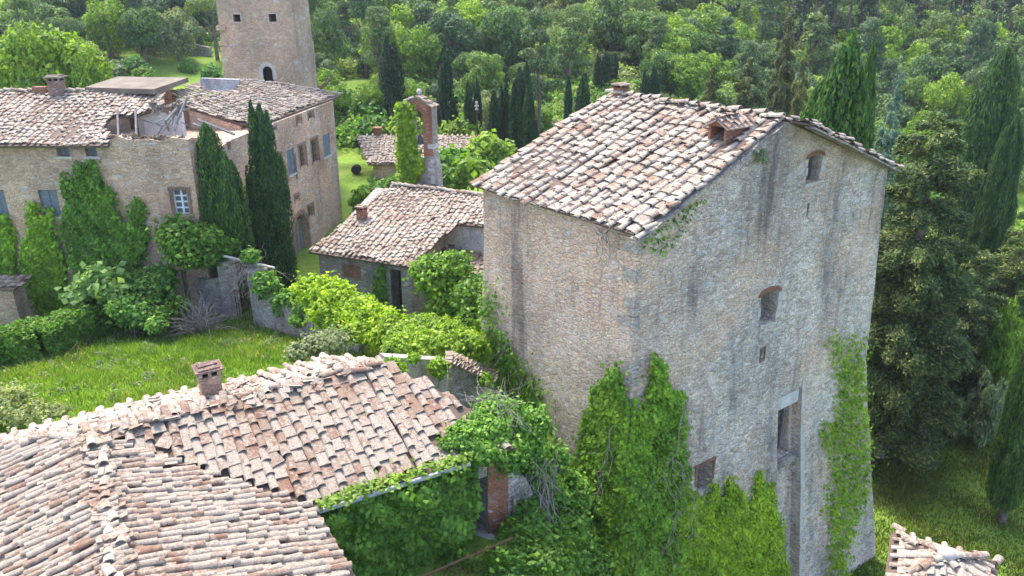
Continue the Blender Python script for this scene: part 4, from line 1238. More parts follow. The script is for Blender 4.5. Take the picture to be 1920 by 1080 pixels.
# side windows and the arched door
cl, cl2 = MB(), MB(); side = []
for (x0, y0, x1, y1, kind) in ((539, 279, 553, 327, 'b'), (562, 271, 574, 313, 'w'), (585, 260, 597, 304, 'w'), (606, 251, 619, 293, 'b'), (556, 208, 564, 231, 'd'), (578, 200, 587, 222, 'd'), (506, 225, 517, 245, 'd'), (519, 290, 528, 316, 'd'), (578, 385, 588, 406, 'd'), (553, 366, 560, 376, 'd'), (428, 252, 440, 275, 'd')):
    w = win_rect(PR, x0, y0, x1, y1)
    w = (w[0], w[1], w[2], min(w[3], 16.75))
    first = w[0] < 4.05
    if kind == 'd' and x0 == 428: w = (max(w[0], .6), min(max(w[1], 1.3), 3.6), w[2], w[3])
    PR.cut(cl2 if first else cl, *w, .35 if first else .45); side.append((w, kind))
dw = win_rect(PR, 552, 400, 578, 482); PR.cut(cl, dw[0], dw[1], dw[2], dw[3], .45, (dw[1] - dw[0]) / 2)
bool_cut(wr, cl)
if cl2.n: bool_cut(wr2, cl2)
for w, kind in side:
    if kind == 'b': shutters(PR, w, man, M['shutter'], .04)
    else:
        mb = MB(); PR.slab(mb, w[0] - .01, w[1] + .01, w[2] - .01, w[3] + .01, -.34, -.28 if kind == 'd' else -.2)
        o = mb.build('window', M['wood_dark'] if kind == 'd' else M['wood_brown'], man)
        s = MB()
        PR.slab(s, w[0] - .14, w[0] - .005, w[2] - .1, w[3], -.1, .025); PR.slab(s, w[1] + .005, w[1] + .14, w[2] - .1, w[3], -.1, .025); PR.slab(s, w[0] - .16, w[1] + .16, w[3] + .005, w[3] + .16, -.1, .03)
        s.build('surround', M['brick_pale'], o)
        if kind == 'w':
            s = MB(); m = (w[0] + w[1]) / 2
            PR.slab(s, m - .03, m + .03, w[2], w[3], -.198, -.15)
            for k in (1, 2, 3): PR.slab(s, w[0], w[1], w[2] + (w[3] - w[2]) * k / 4 - .02, w[2] + (w[3] - w[2]) * k / 4 + .02, -.197, -.155)
            s.build('frame', M['wood_dark'], o)
mb = MB(); PR.slab(mb, dw[0], dw[1], dw[2], dw[3], -.44, -.36, (dw[1] - dw[0]) / 2); dd = mb.build('door', M['wood_dark'], man)
mb = MB(); PR.arch_ring(mb, dw[0], dw[1], dw[3], (dw[1] - dw[0]) / 2, .28, -.1, .05); 
PR.slab(mb, dw[0] - .28, dw[0] - .005, dw[2], dw[3] - (dw[1] - dw[0]) / 2, -.1, .05); PR.slab(mb, dw[1] + .005, dw[1] + .28, dw[2], dw[3] - (dw[1] - dw[0]) / 2, -.1, .05)
mb.build('surround', M['brick_pale'], dd)
mb = MB(); m = (dw[0] + dw[1]) / 2
for k in range(4): PR.slab(mb, dw[0] + .04 + k * (dw[1] - dw[0]) / 4, dw[0] + (k + 1) * (dw[1] - dw[0]) / 4 - .02, dw[2], dw[3] - .45, -.358, -.33)
mb.build('boards', M['wood_grey'], dd)
mb = MB(); PR.slab(mb, dw[0] - .5, dw[1] + .5, 8.0, dw[2] + .02, -.1, .7); mb.build('doorstep', M['pale_stone'], man)
mb = MB(); a = PR.px(556, 335); mb.tube([PR.at(a[0], a[1], .05), PR.at(a[0] + .05, a[1] + 1.5, .05)], .04, 5); mb.build('cable', M['wood_grey'], man)

# ------------------------------------------------------------------ square watchtower behind the manor
KX0, KX1, KY = -21.75, -16.25, 62.
KF = Face((KX0, KY, 0), (1, 0))
keep = thing('watchtower', 'square stone watchtower rising behind the manor roof', 'tower', ((KX0 + KX1) / 2, KY + 2.7, 8.5))
mb = MB(); mb.prism([(KX0, KY, 6), (KX1, KY, 6), (KX1, KY + 5.4, 6), (KX0, KY + 5.4, 6)], (0, 0, 25.5))
kw = mb.build('wall', M['far_stone'], keep)
mb = MB(); zl = KF.px(480, 88)[1]
mb.prism([(KX0 - .1, KY - .1, 6), (KX1 + .1, KY - .1, 6), (KX1 + .1, KY + 5.5, 6), (KX0 - .1, KY + 5.5, 6)], (0, 0, zl - 6))
kw2 = mb.build('lower_wall', M['far_stone'], keep)
cl = MB(); ks = [win_rect(KF, 437, 27, 451, 41), win_rect(KF, 504, 26, 518, 41)]
for w in ks: KF.cut(cl, *w, .6)
bool_cut(kw, cl)
ka = win_rect(KF, 494, 124, 512, 153); cl = MB(); KF.cut(cl, *ka, .7, (ka[1] - ka[0]) / 2); bool_cut(kw2, cl)
cl = MB(); KF.cut(cl, *ka, .9, (ka[1] - ka[0]) / 2); bool_cut(kw, cl)
for w in ks:
    mb = MB(); KF.slab(mb, w[0], w[1], w[2], w[3], -.58, -.5); o = mb.build('window', M['wood_dark'], keep)
    mb = MB(); KF.slab(mb, w[0] - .06, w[1] + .06, w[3] + .005, w[3] + .08, -.1, .03); KF.slab(mb, w[0] - .06, w[1] + .06, w[2] - .07, w[2] - .005, -.1, .03); KF.slab(mb, w[0] - .06, w[0] - .005, w[2], w[3], -.1, .03); KF.slab(mb, w[1] + .005, w[1] + .06, w[2], w[3], -.1, .03); mb.build('frame', M['pale_stone'], o)
mb = MB(); KF.slab(mb, ka[0], ka[1], ka[2], ka[3], -.66, -.5, (ka[1] - ka[0]) / 2); o = mb.build('window', M['wood_dark'], keep); o['label'] = 'arched window in a white stone surround'
mb = MB(); KF.arch_ring(mb, ka[0], ka[1], ka[3], (ka[1] - ka[0]) / 2, .3, -.15, .15)
KF.slab(mb, ka[0] - .3, ka[0] - .005, ka[2] + .2, ka[3] - (ka[1] - ka[0]) / 2 - .01, -.15, .15); KF.slab(mb, ka[1] + .005, ka[1] + .3, ka[2] + .2, ka[3] - (ka[1] - ka[0]) / 2 - .01, -.15, .15)
mb.build('surround', M['pale_stone'], o)
mb = MB()
for z, d in ((zl + 1.2, .18), (zl + .1, .14), (30.9, .2)): mb.prism([(KX0 - d, KY - d, z), (KX0 + .5, KY - d, z), (KX0 + .5, KY + 1, z), (KX0 - d, KY + 1, z)], (0, 0, .3))
mb.build('corbel', M['far_stone'], keep)
mb = MB(); mb.prism([(KX0 - .3, KY - .3, 31.5), (KX1 + .3, KY - .3, 31.5), (KX1 + .3, KY + 5.7, 31.5), (KX0 - .3, KY + 5.7, 31.5)], (0, 0, .3)); mb.build('roof', M['tile_far'], keep)

# ------------------------------------------------------------------ garden wall with gate
def rough_wall(mb, pts, h, th, seed, seg=.7):
    rng = np.random.default_rng(seed)
    for (a, b, h0, h1) in zip(pts[:-1], pts[1:], h[:-1], h[1:]):
        a, b = np.asarray(a, float), np.asarray(b, float); L = np.linalg.norm(b - a); d = (b - a) / L; n = np.array([d[1], -d[0]])
        k = max(1, int(L / seg)); hs = np.linspace(h0, h1, k + 1) + rng.normal(size=k + 1) * .07
        bot = [(*(a + d * L * i / k), float(gz(*(a + d * L * i / k))) - .5) for i in (0, k)]
        topp = [(*(a + d * L * i / k), float(gz(*(a + d * L * i / k))) + hs[i]) for i in range(k, -1, -1)]
        mb.prism(bot + topp, (n[0] * th, n[1] * th, 0))
gwl = thing('garden_wall', 'rough grey stone garden wall with a gateway below the manor', 'wall', (-13, 36, 8.8))
G0, G1 = Pz(436, 584, 9.15)[:2], Pz(492, 598, 9.15)[:2]
gd = unit(G1 - G0)
mb = MB(); rough_wall(mb, [Pz(352, 560, 9.0)[:2], G0 - gd * .3], [1.9, 2.2], .5, 1); mb.build('wall', M['grey_stone'], gwl)
mb = MB(); rough_wall(mb, [G1 + gd * .3, Pz(600, 626, 9.4)[:2], Pz(690, 655, 9.6)[:2]], [2.1, 1.7, 1.6], .5, 2); mb.build('wall', M['grey_stone'], gwl)
for p, hh in ((G0, 3.0), (G1, 2.9)):
    mb = MB(); z0 = float(gz(*p)); 
    mb.box((p[0], p[1], z0 + hh / 2 - .2), (.6, .62, hh + .4), [(*gd, 0), (-gd[1], gd[0], 0), (0, 0, 1)])
    mb.box((p[0], p[1], z0 + hh + .07), (.8, .82, .14), [(*gd, 0), (-gd[1], gd[0], 0), (0, 0, 1)]); mb.build('gate_pier', M['grey_stone'], gwl)
gate = thing('iron_gate', 'thin iron gate between the stone piers of the garden wall', 'gate', (G0[0], G0[1], 8.9))
mb = MB(); g0, g1 = G0 + gd * .33, G1 - gd * .33; gl = np.linalg.norm(g1 - g0); z0 = float(gz(*g0))
for k in range(9):
    p = g0 + gd * gl * k / 8; mb.tube([(*p, z0), (*p, z0 + 1.7)], .018, 5)
mb.build('bars', M['iron'], gate)
mb = MB()
for z in (.15, .9, 1.6): mb.tube([(*g0, z0 + z), (*g1, z0 + z)], .022, 5)
mb.build('rail', M['iron'], gate)
gb = thing('fallen_beam', 'pale grey beam lying slanted over the overgrown gateway', 'beam', tuple(P(400, 476, 36.5)))
mb = MB(); mb.tube([P(398, 475, 36.5), P(470, 492, 36.1), P(515, 502, 35.5)], [.07, .07, .05], 6); mb.build('beam', M['pale_stone'], gb)

# courtyard wall beside the farmhouse
cw = thing('courtyard_wall', 'rough plastered courtyard wall with brick coping joining farmhouse and tower', 'wall', (-2.4, 22.5, 10.8))
C0, C1, C2 = P(722, 664, 23.6)[:2], P(838, 676, 24.6)[:2], P(921, 712, 25.6)[:2]
zc = [P(722, 664, 23.6)[2], P(838, 676, 24.6)[2], P(921, 712, 25.6)[2]]
mb = MB(); mb.prism([(*C0, 9.8), (*C1, 9.8), (*C1, zc[1]), (*C0, zc[0] - .1)], (-.25, .3, 0)); o = mb.build('wall', M['plaster'], cw); o['label'] = 'white plastered length of wall'
mb = MB(); mb.prism([(*(C1 + .02), 9.8), (*C2, 9.8), (*C2, zc[2]), (*(C1 + .02), zc[1])], (.15, .42, 0)); mb.build('wall', M['grey_stone'], cw)
mb = MB(); rngb = np.random.default_rng(8)
for t in np.linspace(0, 1, 13):
    for k in range(3):
        p = C1 * (1 - t) + C2 * t; z = zc[1] * (1 - t) + zc[2] * t
        s = unit((rngb.normal() * .2 + .3, 1, 0.02)); mb.box((p[0] + .07, p[1] + .1 + .2 * (k - 1), z + .05 + k * .035), (.26, .34, .04), [unit((s[1], -s[0], rngb.normal() * .1)), s, (0, 0, 1)])
mb.build('coping', M['tile'], cw)

# ------------------------------------------------------------------ small huts
hu = thing('stone_shed', 'small square stone shed at the end of the hedge below the manor', 'shed', (-23.5, 35.5, 8.8))
HP0, HP1 = P(-60, 612, 35.), P(40, 612, 35.)
mb = MB(); zt_ = P(38, 541, 35.)[2]; mb.prism([(HP0[0], 35, 7.5), (HP1[0], 35, 7.5), (HP1[0] - .1, 36.1, 7.5), (HP0[0], 36.1, 7.5)], (0, 0, zt_ - 7.5)); mb.build('wall', M['palace_stone'], hu)
pl = Plane((HP0[0], 34.9, zt_), (1, 0, 0), (0, 1.2, .12)); po = [(0, 0), (HP1[0] - HP0[0] + .15, 0), (HP1[0] - HP0[0] + .15, 1.3), (0, 1.3)]
r = deck(pl, po, .1, -.0).build('roof', M['deck'], hu); tiled(pl, po, .4, .38, 5, 71, True, 1, .02).build('tiles', M['tile'], r)

nh = thing('stone_outhouse', 'small outhouse whose pyramid of loose pale roof tiles peeks over the foot of the tower', 'outhouse', (7, 15.5, 9))
ap_ = P(1774, 1044, 17.); ax = unit((.85, -.45, 0)); ay = np.array([-ax[1], ax[0], 0])
nr = None
for k, (e, b) in enumerate(((ax, -ay), (ay, ax), (-ax, ay), (-ay, -ax))):
    o = ap_ + b * 1.35 - np.array([0, 0, .6]); pl = Plane(o, e, ap_ - o); v = pl.uv(ap_)
    po = [v + np.array([-1.35, -v[1]]), v + np.array([1.35, -v[1]]), v]
    if nr is None: nr = deck(pl, po, .1, -.03).build('roof', M['deck'], nh)
    else: deck(pl, po, .1, -.03).build('slope', M['deck'], nr)
    tt = tiled(pl, po, .40, .40, 7, 80 + k, True, .9, .03, .02, (), .085)
    ridge_row(tt, [pl.at(*po[0], .06), ap_ + np.array([0, 0, .08])], .12, .36, k, 6, 2)
    tt.build('tiles', M['tile_pale'], nr)
mb = MB(); mb.box(ap_ - np.array([0, 0, .62 + 6]), (2.3, 2.3, 12), [ax, ay, (0, 0, 1)]); mb.build('wall', M['grey_stone'], nh)
mb = MB(); lathe(mb, ap_ + np.array([0, 0, .02]), [(.2, 0), (.24, .08), (.2, .18), (.1, .25), (0, .27)], 9); mb.build('cap_stone', M['pale_stone'], nr, True)

dh = thing('cottage', 'distant cottage roof glimpsed between the dark conifers', 'cottage', (32, 60, 1))
DO_ = P(1815, 590, 52.); pl = Plane(DO_ + np.array([0, 0, -.6]), unit((.8, -.55, 0)), (.55 * 3, .8 * 3, 1.5)); po = [(-1., -.6), (4.2, -.6), (4.2, 3.2), (-1., 3.2)]
r = deck(pl, po, .12, -.02).build('roof', M['deck'], dh); tiled(pl, po, .42, .42, 4, 91, True, 1, .05).build('tiles', M['tile_far'], r)
mb = MB(); q = [pl.at(-.6, -.2, -.2), pl.at(3.8, -.2, -.2), pl.at(3.8, 5.5, -.2), pl.at(-.6, 5.5, -.2)]
mb.prism([(p[0], p[1], min(q[0][2], p[2])) for p in q], (0, 0, -6)); mb.build('wall', M['palace_stone'], dh)

# ------------------------------------------------------------------ climbing plants
def cover(name, label, cat, poly, hit, n, size, mat, thick=.18, seed=0, ragged=9, lump=.5, extra=None, outw=.0):
    """leaves growing on whatever wall `hit(px,py)` finds inside the outline"""
    rng = np.random.default_rng(seed)
    poly = np.array(poly, float)
    lo, hi = poly.min(0), poly.max(0)
    pts = rng.uniform(lo, hi, (int(n * 2.6), 2))
    q = pts + rng.normal(size=pts.shape) * ragged * rng.random((len(pts), 1))
    pts = pts[inpoly(q[:, 0], q[:, 1], [tuple(p) for p in poly])][:n]
    Pt, N = [], []
    for x, y in pts:
        h = hit(x, y)
        if h is None: continue
        Pt.append(h[0]); N.append(h[1])
    if extra: Pt += extra[0]; N += extra[1]
    Pt, N = np.array(Pt), np.array(N)
    f = np.abs(np.sin(Pt[:, 0] * 2.3 + Pt[:, 2] * 1.1 + seed) * np.sin(Pt[:, 1] * 2.1 - Pt[:, 2] * 1.7) + .5 * np.sin(Pt[:, 2] * 4.3 + Pt[:, 0] * 3.7))
    t = thick * (.25 + lump * f + .35 * rng.random(len(Pt))) * rng.random(len(Pt)) ** .5 + outw
    Pt = Pt + N * t[:, None]
    NN = N * .75 + np.array([0, 0, .5]) + rng.normal(size=N.shape) * .38
    mb = MB(); mb.quads(leaf_quads(rng, Pt, NN, size, .8, (0, 0, -1), .5))
    return tag(mb.build(name, mat), label, cat)
def thit(x, y):
    h = tower_hit(x, y)
    if h is None: return None
    p, n = np.array(h[0]), np.array(h[1])
    o = float(np.interp(p[2], [l[0] for l in LEV], [l[1] for l in LEV]))
    d = np.linalg.norm(p[:2] - (TA + tn * o + tl * o * .45))          # round the growth over the near corner
    k = 1 - sstep(0, 1.3, d)
    return p, unit(n + k * .9 * np.array([*unit(tn + tl), 0]))
def plane_hit(o, n): return lambda x, y: (Ppl(x, y, o, n), np.asarray(n, float))

_rc = np.random.default_rng(99); _cx = ([], [])
for k in range(3600):
    z = _rc.uniform(1.0, 11.2); o = float(np.interp(z, [l[0] for l in LEV], [l[1] for l in LEV])); c = TA + tn * o + tl * o * .45
    s_ = _rc.normal() * .32; q = c + (ta * s_ if s_ > 0 else -tc * s_)
    _cx[0].append(np.array([*q, z])); _cx[1].append(unit(np.array([*(tn + tl), 0]) + np.array([*(ta * s_), 0]) * .5))
corner_ivy = cover('ivy', 'big mass of bright green ivy climbing the near corner of the tower to two peaks', 'ivy', [(985, 1085), (1040, 990), (1062, 940), (1085, 870), (1100, 780), (1112, 760), (1130, 715), (1150, 700), (1162, 672), (1170, 730), (1178, 790), (1186, 738), (1196, 772), (1212, 748), (1222, 655), (1236, 690), (1250, 730), (1276, 735), (1270, 810), (1284, 870), (1276, 960), (1268, 1085)], thit, 26000, .155, M['ivy'], .4, 1, 7, .7, _cx)
ivy2 = cover('ivy', 'light green ivy rising in pointed tongues under the low square tower window', 'ivy', [(1255, 1085), (1262, 960), (1280, 905), (1300, 925), (1322, 938), (1330, 895), (1340, 935), (1352, 935), (1365, 893), (1384, 925), (1400, 960), (1412, 920), (1420, 878), (1432, 925), (1444, 900), (1448, 945), (1462, 985), (1470, 1085)], thit, 18000, .13, M['ivy_bright'], .3, 2, 6, .7)
ivy3 = cover('ivy', 'ragged yellow green creeper strip running up the far edge of the tower wall', 'ivy', [(1550, 1085), (1556, 1000), (1545, 940), (1560, 900), (1555, 850), (1534, 830), (1540, 790), (1562, 800), (1572, 730), (1558, 640), (1560, 615), (1574, 670), (1590, 625), (1598, 690), (1608, 640), (1612, 620), (1620, 700), (1618, 780), (1630, 870), (1622, 920), (1602, 980), (1590, 1030), (1584, 1085)], thit, 4000, .14, M['ivy_bright'], .26, 3, 14, .7)
ivy4 = cover('ivy', 'thin dark ivy trailing down the far corner of the tower above the courtyard wall', 'ivy', [(905, 560), (918, 520), (930, 590), (950, 640), (985, 690), (1010, 720), (1030, 790), (1050, 860), (1035, 900), (1000, 850), (950, 760), (925, 730), (918, 650)], thit, 3200, .14, M['ivy_dark'], .35, 4, 20)
for k, (lab, pol, nn) in enumerate((('sparse weeds hanging below the tower roof at its near corner', [(1195, 440), (1255, 410), (1310, 365), (1316, 376), (1290, 410), (1265, 445), (1245, 480), (1215, 470)], 170), ('dry brownish tuft sprouting from the tower gable near its verge', [(1408, 285), (1432, 277), (1436, 292), (1424, 306), (1412, 300)], 90))):
    cover('wall_weed', lab, 'weed', pol, thit, nn, .12, M['olive' if k else 'bush'], .3, 40 + k, 9)
HN = np.array([hn[0], hn[1], 0])
cover('ivy', 'dark green curtain of ivy covering the farmhouse wall below its eave', 'ivy', [(592, 966), (690, 930), (755, 906), (820, 884), (878, 868), (884, 905), (876, 960), (862, 1000), (838, 1012), (800, 1040), (775, 1090), (690, 1090), (650, 1040), (610, 990)], plane_hit(HF.O, HN), 16000, .165, M['ivy_dark'], .55, 5, 12, .8)
cover('ivy', 'thin fringe of creeper along the farmhouse gutter edge', 'ivy', [(592, 948), (640, 925), (700, 905), (790, 880), (880, 850), (885, 868), (790, 896), (700, 925), (640, 945), (600, 962)], plane_hit(HAF.at(0, HAF.uv(E1)[1], .12), HAF.w), 1300, .12, M['vine_yellow'], .22, 6, 8)
MF = np.array([0, -1., 0])
mfh = plane_hit(PF.O, MF)
cover('ivy', 'broad triangular ivy spread on the manor front between the shuttered and the paned window', 'ivy', [(118, 430), (135, 380), (122, 330), (150, 345), (152, 300), (165, 325), (176, 296), (188, 330), (200, 370), (208, 345), (214, 392), (232, 420), (250, 425), (258, 372), (270, 385), (268, 420), (282, 440), (262, 490), (240, 530), (150, 530), (140, 470)], mfh, 17000, .2, M['ivy_dark'], .6, 7, 8)
cover('ivy', 'slender ivy column on the manor front under the shuttered window', 'ivy', [(40, 480), (65, 430), (62, 375), (72, 395), (78, 420), (100, 395), (96, 440), (118, 470), (128, 540), (110, 590), (75, 580), (50, 520)], mfh, 8000, .2, M['ivy'], .5, 8, 9)
cover('ivy', 'ivy patch at the picture edge on the manor front beside the slender ivy column', 'ivy', [(-20, 400), (14, 400), (26, 450), (34, 520), (26, 545), (-20, 540)], mfh, 4600, .2, M['ivy'], .45, 9, 9)
cover('ivy', 'light creeper covering the left pier of the bell gable', 'ivy', [(748, 195), (760, 190), (775, 198), (776, 250), (786, 285), (798, 300), (795, 318), (778, 345), (756, 345), (750, 290)], plane_hit(BF.O, BF.n), 3200, .24, M['ivy_bright'], .6, 10, 6)
cover('ivy', 'dark ivy beside the doorway of the chapel building', 'ivy', [(700, 545), (715, 500), (722, 490), (726, 560), (728, 580), (705, 585)], plane_hit(QF.O, QF.n), 500, .2, M['ivy_dark'], .3, 11, 6)

def stems(name, label, cat, lines, hit, mat, r=.03, seed=0, off=.25, branches=3):
    rng = np.random.default_rng(seed); mb = MB()
    for ln in lines:
        pts = []
        for (x0, y0), (x1, y1) in zip(ln[:-1], ln[1:]):
            for t in np.linspace(0, 1, 6)[:-1]:
                h = hit(x0 + (x1 - x0) * t + rng.normal() * 2.5, y0 + (y1 - y0) * t + rng.normal() * 2.5)
                if h is not None: pts.append(h[0] + h[1] * (off + rng.normal() * .05))
        if len(pts) < 3: continue
        mb.tube(pts, np.linspace(r, r * .45, len(pts)), 5)
        for b in range(branches):
            i = rng.integers(0, len(pts) - 1); p = pts[i]; q = [p]
            d = unit(np.array([rng.normal() * .7, rng.normal() * .4, rng.choice([-1, 1]) * 1.0]))
            for k in range(5):
                d = unit(d + rng.normal(size=3) * .35); q.append(q[-1] + d * rng.uniform(.12, .3))
            mb.tube(q, np.linspace(r * .5, r * .2, 6), 4)
    return tag(mb.build(name, mat), label, cat)
stems('dead_vine', 'bare grey vine stems dangling over the middle of the corner ivy', 'vine', [[(1160, 785), (1150, 850), (1135, 900), (1122, 960)], [(1270, 740), (1240, 870), (1262, 930), (1230, 1010), (1250, 1080)], [(1245, 830), (1230, 880), (1255, 960), (1215, 1060)], [(1110, 960), (1130, 1000), (1105, 1060)], [(1250, 850), (1280, 930), (1270, 1060)]], thit, M['deadwood'], .018, 1, .44, 12)
stems('dead_vine', 'tangle of dry brown roots hanging under the near eave of the tower roof', 'vine', [[(1150, 428), (1140, 445), (1135, 470)], [(1165, 432), (1168, 455), (1150, 480)], [(1130, 425), (1150, 445), (1160, 470)], [(955, 362), (1010, 378), (1060, 395)]], thit, M['deadwood'], .022, 2, .3, 8)
stems('dead_vine', 'long thin dead stems clinging to the tower base beside the tangled roof ivy', 'vine', [[(915, 545), (930, 640), (985, 760), (1040, 900)], [(930, 560), (975, 690), (1020, 800)], [(990, 680), (1030, 790), (1055, 880)], [(1040, 760), (1056, 830), (1060, 900)]], thit, M['deadwood'], .02, 3, .12, 6)

def bush(name, label, cat, blobs, n, size, mat, seed=0, aspect=.75, ragged=.25, group=None, shell=.62, stem=True, sq=.8):
    """blobs: (px, py, Y, radius in px, optional squash)"""
    rng = np.random.default_rng(seed); C, R = [], []
    for b in blobs:
        p = P(b[0], b[1], b[2]); r = b[3] / FPX * b[2] * 1.02
        s = b[4] if len(b) > 4 else sq
        C.append(p); R.append((r, r, r * s))
        for k in range(6):                                   # smaller lumps on its surface
            d = sph(rng, 1)[0]; d[2] = abs(d[2]) * .9; rr = r * rng.uniform(.28, .5)
            C.append(p + d * np.array([r, r, r * s]) * .82); R.append((rr, rr, rr * .8))
    V = blob_leaves(rng, C, R, n, size, aspect, shell, .8, ragged)
    g = gz(V[:, :, 0].mean(1), V[:, :, 1].mean(1))
    V = V[V[:, :, 2].mean(1) > g - .05]
    mb = MB(); mb.quads(V)
    p = C[0]; g = float(gz(p[0], p[1]))
    o = thing(name, label, cat, (p[0], p[1], g), group)
    mb.build('foliage', mat, o)
    if stem:
        s = MB()
        for k in range(4):
            q = p + rng.normal(size=3) * R[0][0] * .25
            s.tube([(p[0] + rng.normal() * .1, p[1] + rng.normal() * .1, g - .3), (p + q) / 2 - (0, 0, .15), q], [.06, .045, .015], 5)
        s.build('stem', M['bark'], o)
    return o
def box_hedge(name, label, cat, pts, w, h, n, size, mat, seed):
    rng = np.random.default_rng(seed); pts = [np.asarray(q, float) for q in pts]; Pt, N = [], []
    segs = list(zip(pts[:-1], pts[1:])); Ls = np.array([np.linalg.norm(b - a) for a, b in segs])
    for (a, b), L in zip(segs, Ls):
        d = (b - a) / L; s = np.array([d[1], -d[0]]); m = int(n * L / Ls.sum())
        t = rng.random(m) * L; face = rng.random(m)
        per = np.where(face < .38, 0, np.where(face < .72, 1, 2)); u = rng.random(m)
        lat = np.where(per == 0, (u - .5) * w, np.where(per == 1, w / 2, -w / 2)); zz = np.where(per == 0, h, u * h)
        lump = .13 * np.sin(t * 1.9 + seed) * np.sin(zz * 2.3 + lat * 2) + .09 * np.sin(t * 4.7 + lat * 3) + np.abs(rng.normal(size=m)) * .07
        dep = -.3 * rng.random(m) ** 2
        nx = np.where(per == 0, 0., np.where(per == 1, 1., -1.)); nz_ = np.where(per == 0, 1., .15)
        rd = np.where(per == 0, -.28 * np.abs(lat / (w / 2)) ** 3, 0) ; rl = np.where(per > 0, -.25 * (zz / h) ** 4, 0)
        lat2 = lat + nx * (lump + dep + rl); z2 = zz + np.where(per == 0, lump + dep + rd, 0)
        q = a + d * t[:, None] + s * lat2[:, None]
        Pt.append(np.column_stack([q, gz(q[:, 0], q[:, 1]) + z2])); N.append(np.column_stack([s[0] * nx, s[1] * nx, nz_ + 0 * nx]))
    Pt, N = np.concatenate(Pt), np.concatenate(N) + rng.normal(size=(sum(map(len, N)), 3)) * .5
    mb = MB(); mb.quads(leaf_quads(rng, Pt, N, size, .75)); c = pts[len(pts) // 2]
    o = thing(name, label, cat, (c[0], c[1], float(gz(*c)))); mb.build('foliage', mat, o)
    st = MB()
    for (a, b), L in zip(segs, Ls):
        for k in range(int(L)):
            q = a + (b - a) * (k + .5) / L; z = float(gz(*q)); st.tube([(*q, z - .2), (*(q + rng.normal(size=2) * .2), z + h * .8)], [.05, .015], 5)
    st.build('stem', M['bark'], o)
    return o
box_hedge('hedge', 'long low clipped hedge with a bright top and shaded side crossing the lawn', 'hedge', [Pz(-110, 690, 10.0)[:2], Pz(60, 652, 9.7)[:2], Pz(190, 606, 9.3)[:2], Pz(262, 590, 9.1)[:2]], 1.9, 1.55, 20000, .19, M['hedge'], 1)
bush('hedge', 'rounded darker hedge end at the foot of the pale fig bush', 'hedge', [(240, 575, 34.2, 38), (265, 590, 33.8, 30), (292, 612, 33, 20)], 4200, .2, M['bush'], 2)
bush('fig_bush', 'pale broad leaved fig bush above the end of the hedge', 'fig bush', [(188, 528, 34.8, 34), (155, 550, 34.6, 24), (212, 550, 34.4, 24)], 1100, .36, M['fig'], 3, .9, .45)
bush('bush', 'mid green bush between the fig bush and the round bush under the cypress', 'bush', [(285, 540, 35.4, 44), (300, 520, 35.8, 30)], 3600, .22, M['bush'], 4)
bush('bush', 'large round dense bush at the foot of the manor corner below the two lobed cypress', 'bush', [(335, 440, 36.7, 42), (360, 470, 36.5, 44), (385, 445, 36.7, 30), (405, 470, 36.9, 30), (425, 460, 37.2, 22)], 6500, .24, M['hedge'], 5)
bush('bush', 'low dark shrub in front of the grey garden wall beside the dead shrub', 'bush', [(330, 575, 35, 26, .6), (300, 590, 34, 20, .6)], 1200, .2, M['ivy_dark'], 6)
bush('vine_clump', 'leafy green creeper trailing over the gate pier of the garden wall', 'vine', [(500, 535, 35.2, 26, 1.2), (525, 575, 34.6, 18, 1.2), (470, 480, 36, 18), (545, 560, 34.4, 24), (570, 575, 33.9, 22), (560, 600, 33.6, 18)], 3000, .2, M['bush'], 7)
bush('hedge', 'round bright hedge head on the garden wall next to the gateway', 'hedge', [(585, 545, 33.2, 34), (610, 550, 33, 38), (635, 565, 32.6, 40), (655, 580, 32, 40), (612, 585, 32.2, 38), (640, 600, 31.6, 34)], 8500, .2, M['ivy_bright'], 8)
bush('hedge', 'middle bright hedge head along the garden wall before the chapel doorway', 'hedge', [(675, 590, 31.2, 34), (700, 595, 30.8, 34), (725, 605, 30.2, 32), (680, 620, 30.4, 36), (715, 628, 29.8, 34)], 6500, .2, M['ivy_bright'], 9)
bush('vine_canopy', 'wide yellow green vine canopy spilling over the courtyard wall beside the tower', 'vine', [(745, 615, 29, 34, .6), (790, 612, 28.4, 36, .6), (835, 625, 27.6, 38, .6), (875, 640, 26.4, 36, .6), (760, 640, 26.8, 42, .6), (810, 650, 26.4, 44, .6), (860, 660, 26.2, 42, .6), (895, 660, 26.6, 30, .6), (742, 655, 25.4, 26, .6), (890, 682, 26, 20, .6)], 20000, .17, M['vine_yellow'], 10, .8, .2)
bush('vine_clump', 'dark trailing vine hanging down the white plastered courtyard wall', 'vine', [(738, 690, 23.2, 22, .9), (822, 690, 24, 18, 1.3), (775, 672, 23.6, 14, .7), (910, 715, 25., 16, 1.)], 1300, .15, M['ivy'], 11, stem=False)
bush('vine_tree', 'ball of fresh green creeper over the chapel lean to by the tower edge', 'vine', [(820, 520, 36, 46), (850, 500, 36, 36), (800, 500, 36.2, 26), (860, 545, 35.6, 40), (840, 570, 35.2, 36)], 7000, .24, M['hedge'], 12)
bush('vine_clump', 'dark ivy apron below the ball of fresh creeper against the tower edge', 'vine', [(885, 560, 34, 34, 1.2), (890, 600, 33, 28, 1.1), (905, 530, 34.5, 20)], 3000, .22, M['ivy_dark'], 13)
bush('bush', 'low grey green bramble on the lawn edge behind the farmhouse roof', 'bramble', [(590, 650, 27, 34, .6), (620, 645, 27, 34, .6), (560, 662, 26.6, 24, .6)], 3600, .14, M['olive'], 14, .7, .5)
